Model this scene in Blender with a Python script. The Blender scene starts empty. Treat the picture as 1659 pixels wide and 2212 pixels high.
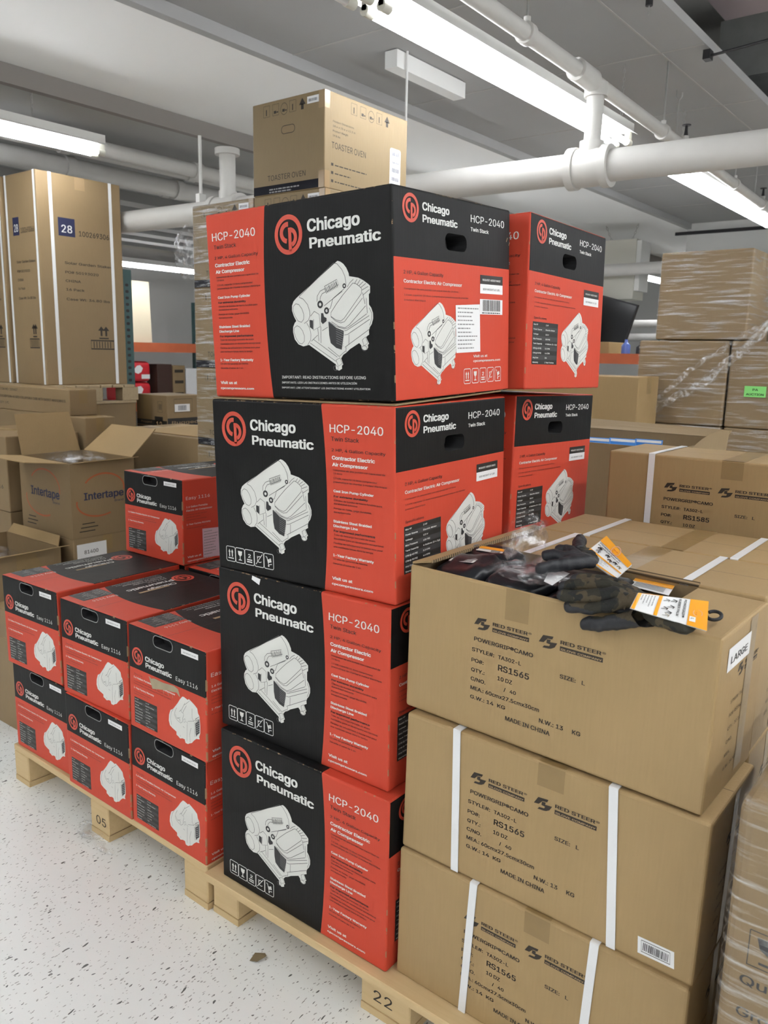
import bpy, bmesh, math, random
from mathutils import Vector, Matrix
random.seed(7)
SC = bpy.context.scene
COL = SC.collection
# ---------------------------------------------------------------- camera
YAW, PITCH, ROLL, FPX = -0.662858, -0.191961, 0.020104, 1750.35
fw = Vector((math.sin(YAW)*math.cos(PITCH), math.cos(YAW)*math.cos(PITCH), math.sin(PITCH)))
rt = Vector((math.cos(YAW), -math.sin(YAW), 0)); up = rt.cross(fw)
r2 = rt*math.cos(ROLL)+up*math.sin(ROLL); u2 = -rt*math.sin(ROLL)+up*math.cos(ROLL)
cd = bpy.data.cameras.new('camera'); cam = bpy.data.objects.new('camera', cd); COL.objects.link(cam)
mw = Matrix.Identity(4)
for i in range(3):
    mw[i][0] = r2[i]; mw[i][1] = u2[i]; mw[i][2] = -fw[i]
mw[0][3], mw[1][3], mw[2][3] = 1.05, -1.24149, 1.43628
cam.matrix_world = mw
cd.sensor_fit = 'VERTICAL'; cd.sensor_height = 24.0; cd.lens = FPX*24.0/2212.0
cd.clip_start = .02; cd.clip_end = 100
cd.dof.use_dof = True; cd.dof.focus_distance = 2.0; cd.dof.aperture_fstop = 5.6
SC.camera = cam
# ---------------------------------------------------------------- world, exposure
w = bpy.data.worlds.new('world'); SC.world = w; w.use_nodes = True
w.node_tree.nodes['Background'].inputs[0].default_value = (.8, .85, .9, 1)
w.node_tree.nodes['Background'].inputs[1].default_value = .15
SC.view_settings.view_transform = 'Standard'; SC.view_settings.look = 'None'
SC.view_settings.exposure = 1.22; SC.view_settings.gamma = 1.0
SC.view_settings.use_curve_mapping = False
try:
    SC.cycles.use_denoising = True
    SC.cycles.max_bounces = 10; SC.cycles.diffuse_bounces = 5; SC.cycles.transparent_max_bounces = 24
    SC.cycles.sample_clamp_indirect = 6.0
    SC.cycles.caustics_reflective = False; SC.cycles.caustics_refractive = False
except Exception:
    pass
LAMP = 13.0          # radiance of the fluorescent tubes
# ---------------------------------------------------------------- materials
def newmat(name):
    m = bpy.data.materials.new(name); m.use_nodes = True
    nt = m.node_tree; b = nt.nodes['Principled BSDF']
    return m, nt, b
def N(nt, t, **kw):
    n = nt.nodes.new(t)
    for k, v in kw.items(): setattr(n, k, v)
    return n
def mth(nt, op, a, b=None, c=None):
    n = N(nt, 'ShaderNodeMath', operation=op)
    for i, v in enumerate((a, b, c)):
        if v is None: continue
        if isinstance(v, (int, float)): n.inputs[i].default_value = v
        else: nt.links.new(v, n.inputs[i])
    return n.outputs[0]
def mixc(nt, fac, a, b):
    n = N(nt, 'ShaderNodeMix', data_type='RGBA')
    for i, v in ((0, fac), (6, a), (7, b)):
        if isinstance(v, (int, float)): n.inputs[i].default_value = v
        elif isinstance(v, tuple): n.inputs[i].default_value = v if len(v) == 4 else v+(1,)
        else: nt.links.new(v, n.inputs[i])
    return n.outputs[2]
def noise(nt, vec, scale, detail=3, rough=.5):
    n = N(nt, 'ShaderNodeTexNoise'); n.inputs['Scale'].default_value = scale
    n.inputs['Detail'].default_value = detail; n.inputs['Roughness'].default_value = rough
    if vec is not None: nt.links.new(vec, n.inputs['Vector'])
    return n.outputs['Fac']
def mapping(nt, vec, scale=(1, 1, 1), rot=(0, 0, 0)):
    n = N(nt, 'ShaderNodeMapping'); n.inputs['Scale'].default_value = scale; n.inputs['Rotation'].default_value = rot
    nt.links.new(vec, n.inputs['Vector']); return n.outputs[0]
def bump(nt, b, h, strength, dist=.002):
    n = N(nt, 'ShaderNodeBump'); n.inputs['Strength'].default_value = strength; n.inputs['Distance'].default_value = dist
    nt.links.new(h, n.inputs['Height']); nt.links.new(n.outputs[0], b.inputs['Normal'])
def plain(name, col, rough=.6, metal=0, var=.0, vscale=6, spec=.5, emit=0, bmp=0, bscale=60):
    m, nt, b = newmat(name)
    b.inputs['Base Color'].default_value = col+(1,)
    b.inputs['Roughness'].default_value = rough; b.inputs['Metallic'].default_value = metal
    b.inputs['Specular IOR Level'].default_value = spec
    tc = N(nt, 'ShaderNodeTexCoord').outputs['Object']
    if var:
        f = noise(nt, tc, vscale, 4)
        nt.links.new(mixc(nt, f, tuple(c*(1-var) for c in col), tuple(min(1, c*(1+var)) for c in col)), b.inputs['Base Color'])
    if bmp: bump(nt, b, noise(nt, tc, bscale, 4), bmp)
    if emit:
        b.inputs['Emission Color'].default_value = col+(1,); b.inputs['Emission Strength'].default_value = emit
    return m
def kraft(name, col, rough=.55, spec=.3):
    m, nt, b = newmat(name)
    tc = N(nt, 'ShaderNodeTexCoord').outputs['Object']
    f1 = noise(nt, tc, 3.5, 4); f2 = noise(nt, mapping(nt, tc, (220, 220, 14)), 1, 2); f3 = noise(nt, tc, 120, 2)
    c = mixc(nt, f1, tuple(v*.90 for v in col), tuple(v*1.10 for v in col))
    c2 = mixc(nt, f2, (.93, .93, .93), (1.05, 1.05, 1.05))
    mm = N(nt, 'ShaderNodeMix', data_type='RGBA', blend_type='MULTIPLY'); mm.inputs[0].default_value = 1
    nt.links.new(c, mm.inputs[6]); nt.links.new(c2, mm.inputs[7])
    nt.links.new(mm.outputs[2], b.inputs['Base Color'])
    b.inputs['Roughness'].default_value = rough; b.inputs['Specular IOR Level'].default_value = spec
    h = mth(nt, 'ADD', mth(nt, 'MULTIPLY', f2, .5), mth(nt, 'MULTIPLY', noise(nt, tc, 9, 3), 1.6))
    bump(nt, b, h, .25, .004)
    return m
RED = (.56, .066, .036); BLK = (.0075, .0072, .0072); TAN = (.30, .20, .11)
def zoned(name, kind, W, flip=False):
    """printed carton skin: red and black zones laid out in the carton's own coordinates"""
    m, nt, b = newmat(name)
    t = N(nt, 'ShaderNodeTexCoord'); sp = N(nt, 'ShaderNodeSeparateXYZ'); nt.links.new(t.outputs['Object'], sp.inputs[0])
    sn = N(nt, 'ShaderNodeSeparateXYZ'); nt.links.new(t.outputs['Normal'], sn.inputs[0])
    x, y, z = sp.outputs; nx, ny, nz = [mth(nt, 'ABSOLUTE', o) for o in sn.outputs]
    isend = mth(nt, 'GREATER_THAN', nx, .72); istop = mth(nt, 'GREATER_THAN', nz, .72)
    if kind == 'stack':
        xx = mth(nt, 'SUBTRACT', W, x) if flip else x
        d = mth(nt, 'SUBTRACT', z, .2)
        bx = mth(nt, 'SUBTRACT', .347, mth(nt, 'MULTIPLY', mth(nt, 'MULTIPLY', d, d), .29))
        side = mth(nt, 'GREATER_THAN', xx, bx)
        end = mth(nt, 'LESS_THAN', z, .2725); top = mth(nt, 'GREATER_THAN', xx, .336)
    else:
        side = mth(nt, 'LESS_THAN', z, .1725)
        d = mth(nt, 'SUBTRACT', x, .2)
        by = mth(nt, 'ADD', .113, mth(nt, 'MULTIPLY', mth(nt, 'MULTIPLY', d, d), .95))
        top = mth(nt, 'LESS_THAN', y, by); end = mth(nt, 'GREATER_THAN', x, W*.5)
    r = N(nt, 'ShaderNodeMix'); nt.links.new(isend, r.inputs[0]); nt.links.new(side, r.inputs[2]); nt.links.new(end, r.inputs[3])
    r2_ = N(nt, 'ShaderNodeMix'); nt.links.new(istop, r2_.inputs[0]); nt.links.new(r.outputs[0], r2_.inputs[2]); nt.links.new(top, r2_.inputs[3])
    v = noise(nt, t.outputs['Object'], 4, 4)
    red = mixc(nt, v, tuple(c*.94 for c in RED), tuple(c*1.06 for c in RED))
    c = mixc(nt, r2_.outputs[0], BLK, red)
    # worn corners show the board
    mx = mth(nt, 'MAXIMUM', mth(nt, 'MAXIMUM', nx, ny), nz)
    wear = mth(nt, 'MULTIPLY', mth(nt, 'LESS_THAN', mx, .93), mth(nt, 'GREATER_THAN', noise(nt, t.outputs['Object'], 26, 5, .7), .57))
    # fine scuffs
    sc_ = mth(nt, 'GREATER_THAN', noise(nt, mapping(nt, t.outputs['Object'], (30, 30, 6)), 1.3, 6, .75), .76)
    c = mixc(nt, mth(nt, 'MULTIPLY', sc_, .25), c, TAN)
    c = mixc(nt, mth(nt, 'MULTIPLY', wear, .8), c, TAN)
    nt.links.new(c, b.inputs['Base Color'])
    b.inputs['Roughness'].default_value = .46; b.inputs['Specular IOR Level'].default_value = .19
    f2 = noise(nt, mapping(nt, t.outputs['Object'], (240, 240, 10)), 1, 2)
    h = mth(nt, 'ADD', mth(nt, 'MULTIPLY', f2, .35), mth(nt, 'MULTIPLY', noise(nt, t.outputs['Object'], 7, 3), 2.0))
    bump(nt, b, h, .22, .004)
    return m
def film(name, dens=.25, tint=(.9, .92, .95), st=(4, 4, 40), rough=.12):
    """clear stretch film: mostly see-through with glossy wrinkles"""
    m = bpy.data.materials.new(name); m.use_nodes = True; nt = m.node_tree; nt.nodes.clear()
    out = N(nt, 'ShaderNodeOutputMaterial'); tr = N(nt, 'ShaderNodeBsdfTransparent')
    gl = N(nt, 'ShaderNodeBsdfGlossy'); gl.inputs['Roughness'].default_value = rough; gl.inputs['Color'].default_value = tint+(1,)
    df = N(nt, 'ShaderNodeBsdfDiffuse'); df.inputs['Color'].default_value = tint+(1,)
    tc = N(nt, 'ShaderNodeTexCoord').outputs['Object']
    f = noise(nt, mapping(nt, tc, st), 1.2, 6, .62)
    ramp = N(nt, 'ShaderNodeMapRange'); ramp.inputs[1].default_value = .50; ramp.inputs[2].default_value = .74
    ramp.inputs[3].default_value = dens*.06; ramp.inputs[4].default_value = min(1, dens*1.6); nt.links.new(f, ramp.inputs[0])
    bp = N(nt, 'ShaderNodeBump'); bp.inputs['Strength'].default_value = .9; bp.inputs['Distance'].default_value = .01
    nt.links.new(f, bp.inputs['Height']); nt.links.new(bp.outputs[0], gl.inputs['Normal'])
    m1 = N(nt, 'ShaderNodeMixShader'); m1.inputs[0].default_value = .22; nt.links.new(gl.outputs[0], m1.inputs[1]); nt.links.new(df.outputs[0], m1.inputs[2])
    m2 = N(nt, 'ShaderNodeMixShader'); nt.links.new(ramp.outputs[0], m2.inputs[0]); nt.links.new(tr.outputs[0], m2.inputs[1]); nt.links.new(m1.outputs[0], m2.inputs[2])
    nt.links.new(m2.outputs[0], out.inputs[0])
    return m
K = dict(
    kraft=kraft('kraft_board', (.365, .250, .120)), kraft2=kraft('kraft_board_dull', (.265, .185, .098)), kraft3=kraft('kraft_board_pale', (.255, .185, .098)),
    tape=plain('brown_tape', (.265, .175, .072), .32, var=.12, vscale=20, bmp=.2), gtape=plain('clear_tape', (.36, .25, .14), .18),
    w=plain('white_ink', (.72, .72, .69), .5), k=plain('black_ink', (.018, .016, .014), .5), r=plain('red_ink', RED, .45), t=plain('board_coloured_gap', (.35, .24, .13), .6),
    kk=plain('brown_black_ink', (.026, .018, .011), .6), navy=plain('navy_ink', (.018, .022, .07), .5), orange=plain('orange_ink', (.42, .10, .03), .5),
    pic=plain('picture_white', (.70, .70, .66), .5), line=plain('picture_line', (.10, .10, .10), .5), dk=plain('picture_dark', (.03, .03, .032), .5),
    g=plain('grey_ink', (.25, .25, .25), .5), rk=plain('dark_red_ink', (.16, .02, .012), .5), tabg=plain('table_grey', (.045, .045, .045), .5),
    paper=plain('white_label_paper', (.82, .82, .82), .45), lilac=plain('lilac_paper', (.66, .55, .62), .5), hole=plain('inside_dark', (.01, .01, .011), .8),
    strap=plain('white_strap', (.80, .81, .82), .32, bmp=.3, bscale=200), green=plain('green_paper', (.25, .72, .20), .5),
    white=plain('white_paint', (.78, .78, .76), .5, var=.03, vscale=3), pipe=plain('white_pipe_paint', (.60, .59, .565), .42, var=.06, vscale=9, bmp=.1, bscale=14),
    deadtube=plain('unlit_tube', (.75, .75, .74), .3), tube=plain('lit_tube', (.95, .97, 1.0), emit=LAMP), steel=plain('steel', (.45, .45, .44), .35, 1), galv=plain('galvanised', (.42, .43, .43), .4, .8, var=.25, vscale=7),
    blackm=plain('black_metal', (.02, .02, .022), .45), rackor=plain('orange_paint', (.55, .13, .05), .5, var=.2, vscale=5), teal=plain('teal_paint', (.05, .12, .12), .5, var=.2),
    cream=plain('cream_board', (.78, .68, .50), .6, var=.04), redp=plain('red_plastic', (.55, .02, .03), .35, var=.2, vscale=8, bmp=.5, bscale=14), brown=plain('dark_brown', (.05, .022, .015), .5),
    blue=plain('blue_card', (.05, .25, .70), .4), scr=plain('screen_black', (.006, .006, .008), .12), beige=plain('beige_enamel', (.62, .61, .54), .45),
    orangec=plain('orange_card', (.85, .36, .02), .35), pinkc=plain('pink_print', (.75, .40, .30), .5), rub=plain('black_rubber', (.012, .013, .017), .55, bmp=.5, bscale=120),
    packm=plain('bagged_black', (.010, .011, .014), .30, spec=.35, var=.4, vscale=18, bmp=.9, bscale=22), scuff=plain('scuffed_board', (.36, .30, .20), .8, var=.2, vscale=40),
    film=film('stretch_film', .50, st=(3.5, 3.5, 55), rough=.16), film2=film('crumpled_film', .5, st=(14, 14, 14)), rope=film('film_rope', .75, st=(30, 30, 30)),
    bluebottle=plain('blue_plastic', (.10, .16, .5), .3), flute=None)
def wood(name, c1, c2):
    m, nt, b = newmat(name); tc = N(nt, 'ShaderNodeTexCoord').outputs['Object']
    f = noise(nt, mapping(nt, tc, (4, 60, 60)), 1, 5, .6); g = noise(nt, tc, 7, 4)
    c = mixc(nt, f, c1, c2); c = mixc(nt, mth(nt, 'MULTIPLY', mth(nt, 'GREATER_THAN', g, .68), .35), c, (.20, .12, .06))
    nt.links.new(c, b.inputs['Base Color']); b.inputs['Roughness'].default_value = .7; bump(nt, b, f, .25)
    return m
K['wood'] = wood('pallet_wood', (.50, .35, .17), (.66, .50, .28)); K['wood2'] = wood('grey_pallet_wood', (.32, .24, .14), (.46, .36, .22))
def camo():
    m, nt, b = newmat('camouflage_knit'); tc = N(nt, 'ShaderNodeTexCoord').outputs['Object']
    a = mth(nt, 'GREATER_THAN', noise(nt, tc, 22, 2), .52); d = mth(nt, 'GREATER_THAN', noise(nt, mapping(nt, tc, (1, 1, 1), (1, 2, 3)), 30, 2), .56)
    c = mixc(nt, a, (.022, .020, .012), (.065, .048, .026)); c = mixc(nt, d, c, (.010, .010, .009))
    nt.links.new(c, b.inputs['Base Color']); b.inputs['Roughness'].default_value = .85; bump(nt, b, noise(nt, tc, 300, 2), .4)
    return m
K['camo'] = camo()
def flute():
    m, nt, b = newmat('corrugated_cut_edge'); tc = N(nt, 'ShaderNodeTexCoord').outputs['Object']
    wv = N(nt, 'ShaderNodeTexWave', wave_type='BANDS', bands_direction='Y'); wv.inputs['Scale'].default_value = 45; nt.links.new(tc, wv.inputs[0])
    nt.links.new(mixc(nt, wv.outputs['Fac'], (.06, .04, .02), (.36, .25, .13)), b.inputs['Base Color']); b.inputs['Roughness'].default_value = .8
    return m
K['flute'] = flute()
def floor_mat():
    m, nt, b = newmat('speckled_vinyl_tile'); tc = N(nt, 'ShaderNodeTexCoord').outputs['Object']
    base = mixc(nt, noise(nt, tc, 5, 5, .6), (.815, .825, .80), (.88, .89, .87))
    base = mixc(nt, mth(nt, 'MULTIPLY', mth(nt, 'GREATER_THAN', noise(nt, tc, 1.6, 3), .66), .12), base, (.78, .72, .70))
    for sx, sy, thr, dens, col, k in ((50, 21, .15, .17, (.03, .03, .03), 1), (100, 42, .17, .26, (.10, .095, .09), 2), (130, 56, .22, .5, (.40, .39, .37), 3)):
        mp = N(nt, 'ShaderNodeMapping'); mp.inputs['Scale'].default_value = (sx, sy, 1); mp.inputs['Location'].default_value = (k*3.7, k*1.3, 0)
        nt.links.new(tc, mp.inputs[0])
        ds = N(nt, 'ShaderNodeTexNoise'); ds.inputs['Scale'].default_value = .9; nt.links.new(mp.outputs[0], ds.inputs['Vector'])
        ad = N(nt, 'ShaderNodeVectorMath', operation='ADD'); nt.links.new(mp.outputs[0], ad.inputs[0]); nt.links.new(ds.outputs['Color'], ad.inputs[1])
        v = N(nt, 'ShaderNodeTexVoronoi'); v.voronoi_dimensions = '2D'; v.inputs['Scale'].default_value = 1; v.inputs['Randomness'].default_value = 1; nt.links.new(ad.outputs[0], v.inputs['Vector'])
        sp = N(nt, 'ShaderNodeSeparateXYZ'); nt.links.new(v.outputs['Color'], sp.inputs[0])
        rad = mth(nt, 'MULTIPLY', mth(nt, 'SUBTRACT', sp.outputs[0], 1-dens), thr/dens)
        f = mth(nt, 'LESS_THAN', v.outputs['Distance'], rad)
        base = mixc(nt, mth(nt, 'MULTIPLY', f, .9), base, col)
    nt.links.new(base, b.inputs['Base Color']); b.inputs['Roughness'].default_value = .38
    bump(nt, b, noise(nt, tc, 3, 2), .05)
    return m
# ---------------------------------------------------------------- mesh helpers
def tag(o, label, cat, group=None):
    o['label'] = label; o['category'] = cat
    if group: o['group'] = group
    return o
def link(o, parent=None):
    COL.objects.link(o)
    if parent is not None: o.parent = parent
    return o
class MB:
    def __init__(s): s.v = []; s.f = []; s.m = []; s.mats = []; s.sm = []
    def mi(s, mat):
        mat = K[mat] if isinstance(mat, str) else mat
        if mat not in s.mats: s.mats.append(mat)
        return s.mats.index(mat)
    def face(s, pts, mat, smooth=False):
        b = len(s.v); s.v += [tuple(p) for p in pts]; s.f.append(tuple(range(b, b+len(pts)))); s.m.append(s.mi(mat)); s.sm.append(smooth)
    def mesh(s, vs, fs, mat, smooth=False):
        b = len(s.v); s.v += [tuple(p) for p in vs]; i = s.mi(mat)
        for f in fs: s.f.append(tuple(b+k for k in f)); s.m.append(i); s.sm.append(smooth)
    def box(s, x0, x1, y0, y1, z0, z1, mat):
        s.mesh([(x, y, z) for z in (z0, z1) for y in (y0, y1) for x in (x0, x1)],
               [(0, 2, 3, 1), (4, 5, 7, 6), (0, 1, 5, 4), (2, 6, 7, 3), (0, 4, 6, 2), (1, 3, 7, 5)], mat)
    def plate(s, quad, n, th, mat):
        """thin plate: quad (4 pts) thickened along n"""
        n = Vector(n).normalized()*th; a = [Vector(p) for p in quad]; b = [p+n for p in a]
        s.mesh(a+b, [(3, 2, 1, 0), (4, 5, 6, 7), (0, 1, 5, 4), (1, 2, 6, 5), (2, 3, 7, 6), (3, 0, 4, 7)], mat)
    def tube(s, path, r, mat, n=16, cap=True):
        path = [Vector(p) for p in path]; vs = []; fs = []; L = len(path)
        rr = r if isinstance(r, (list, tuple)) else [r]*L
        prev = None
        for i, p in enumerate(path):
            d = (path[min(i+1, L-1)]-path[max(i-1, 0)])
            if d.length < 1e-9: d = path[-1]-path[0]
            d.normalize()
            if prev is None:
                a = Vector((0, 0, 1)) if abs(d.z) < .9 else Vector((1, 0, 0)); a = d.cross(a).normalized()
            else: a = (prev-d*prev.dot(d)).normalized()
            prev = a; c = d.cross(a)
            for k in range(n):
                t = 2*math.pi*k/n; vs.append(p+(a*math.cos(t)+c*math.sin(t))*rr[i])
        for i in range(L-1):
            for k in range(n):
                k2 = (k+1) % n; fs.append((i*n+k, i*n+k2, (i+1)*n+k2, (i+1)*n+k))
        s.mesh(vs, fs, mat, True)
        if cap:
            s.face(list(reversed(vs[:n])), mat); s.face(vs[-n:], mat)
    def build(s, name, parent=None, loc=None):
        me = bpy.data.meshes.new(name); me.from_pydata(s.v, [], s.f)
        for m in s.mats: me.materials.append(m)
        me.polygons.foreach_set('material_index', s.m); me.polygons.foreach_set('use_smooth', s.sm); me.update()
        o = bpy.data.objects.new(name, me); link(o, parent)
        if loc: o.location = loc
        return o
def struct(mb, name):
    o = mb.build(name); o['kind'] = 'structure'; return o
def empty(name, loc, rot=(0, 0, 0)):
    o = bpy.data.objects.new(name, None); o.location = loc; o.rotation_euler = rot; o.empty_display_size = .1
    return link(o)
def copy_tree(o, loc=None, rot=None, label=None):
    c = o.copy(); COL.objects.link(c)
    kids = [ch for ch in bpy.data.objects if ch.parent == o]
    for ch in kids:
        d = ch.copy(); COL.objects.link(d); d.parent = c
        for g in [q for q in bpy.data.objects if q.parent == ch]:
            e = g.copy(); COL.objects.link(e); e.parent = d
    if loc: c.location = loc
    if rot is not None: c.rotation_euler = rot
    if label: c['label'] = label
    return c
def drop_child(o, prefix):
    for ch in [q for q in bpy.data.objects if q.parent == o and q.name.startswith(prefix)]: bpy.data.objects.remove(ch)
def rbox(name, W, D, H, mat, r=.004, seg=2, parent=None, holes=()):
    bm = bmesh.new(); bmesh.ops.create_cube(bm, size=1)
    for v in bm.verts: v.co = Vector(((v.co.x+.5)*W, (v.co.y+.5)*D, (v.co.z+.5)*H))
    bmesh.ops.bevel(bm, geom=list(bm.edges), offset=r, segments=seg, affect='EDGES', profile=.5)
    me = bpy.data.meshes.new(name); bm.to_mesh(me); bm.free()
    me.materials.append(K[mat] if isinstance(mat, str) else mat)
    o = bpy.data.objects.new(name, me); link(o, parent)
    if holes:
        c = MB()
        for (fr, cx, cy, w, h, dep) in holes:
            pts = rrect(cx, cy, w, h, min(w, h)*.45)
            a = [fr.P(p[0], p[1], .01) for p in pts]; b = [fr.P(p[0], p[1], -dep) for p in pts]; n = len(a)
            c.mesh(a+b, [tuple(range(n)), tuple(reversed(range(n, 2*n)))]+[(i, i+n, (i+1) % n+n, (i+1) % n) for i in range(n)], 'hole')
        co = c.build('cutter')
        bm = bmesh.new(); bm.from_mesh(co.data); bmesh.ops.recalc_face_normals(bm, faces=bm.faces); bm.to_mesh(co.data); bm.free()
        me.materials.append(K['hole'])
        md = o.modifiers.new('b', 'BOOLEAN'); md.operation = 'DIFFERENCE'; md.object = co; md.solver = 'EXACT'
        try: md.material_mode = 'TRANSFER'
        except Exception: pass
        bpy.context.view_layer.update(); dg = bpy.context.evaluated_depsgraph_get()
        nm = bpy.data.meshes.new_from_object(o.evaluated_get(dg)); o.modifiers.clear(); o.data = nm; nm.name = name
        bpy.data.objects.remove(co)
    return o
class Fr:
    """a flat face of a carton: origin, along, up, outward"""
    def __init__(s, o, a, b): s.o = Vector(o); s.a = Vector(a); s.b = Vector(b); s.n = s.a.cross(s.b)
    def P(s, x, y, h=0): return s.o+s.a*x+s.b*y+s.n*h
def front(): return Fr((0, 0, 0), (1, 0, 0), (0, 0, 1))
def endx(W): return Fr((W, 0, 0), (0, 1, 0), (0, 0, 1))
def topz(H): return Fr((0, 0, H), (1, 0, 0), (0, 1, 0))
def rrect(cx, cy, w, h, r, n=4):
    p = []
    for sx, sy, a0 in ((1, 1, 0), (-1, 1, 90), (-1, -1, 180), (1, -1, 270)):
        for i in range(n+1):
            a = math.radians(a0+90*i/n); p.append((cx+sx*(w/2-r)+r*math.cos(a), cy+sy*(h/2-r)+r*math.sin(a)))
    return p
def arc(cx, cy, rx, ry, a0, a1, n=16):
    return [(cx+rx*math.cos(math.radians(a0+(a1-a0)*i/n)), cy+ry*math.sin(math.radians(a0+(a1-a0)*i/n))) for i in range(n+1)]
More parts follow.
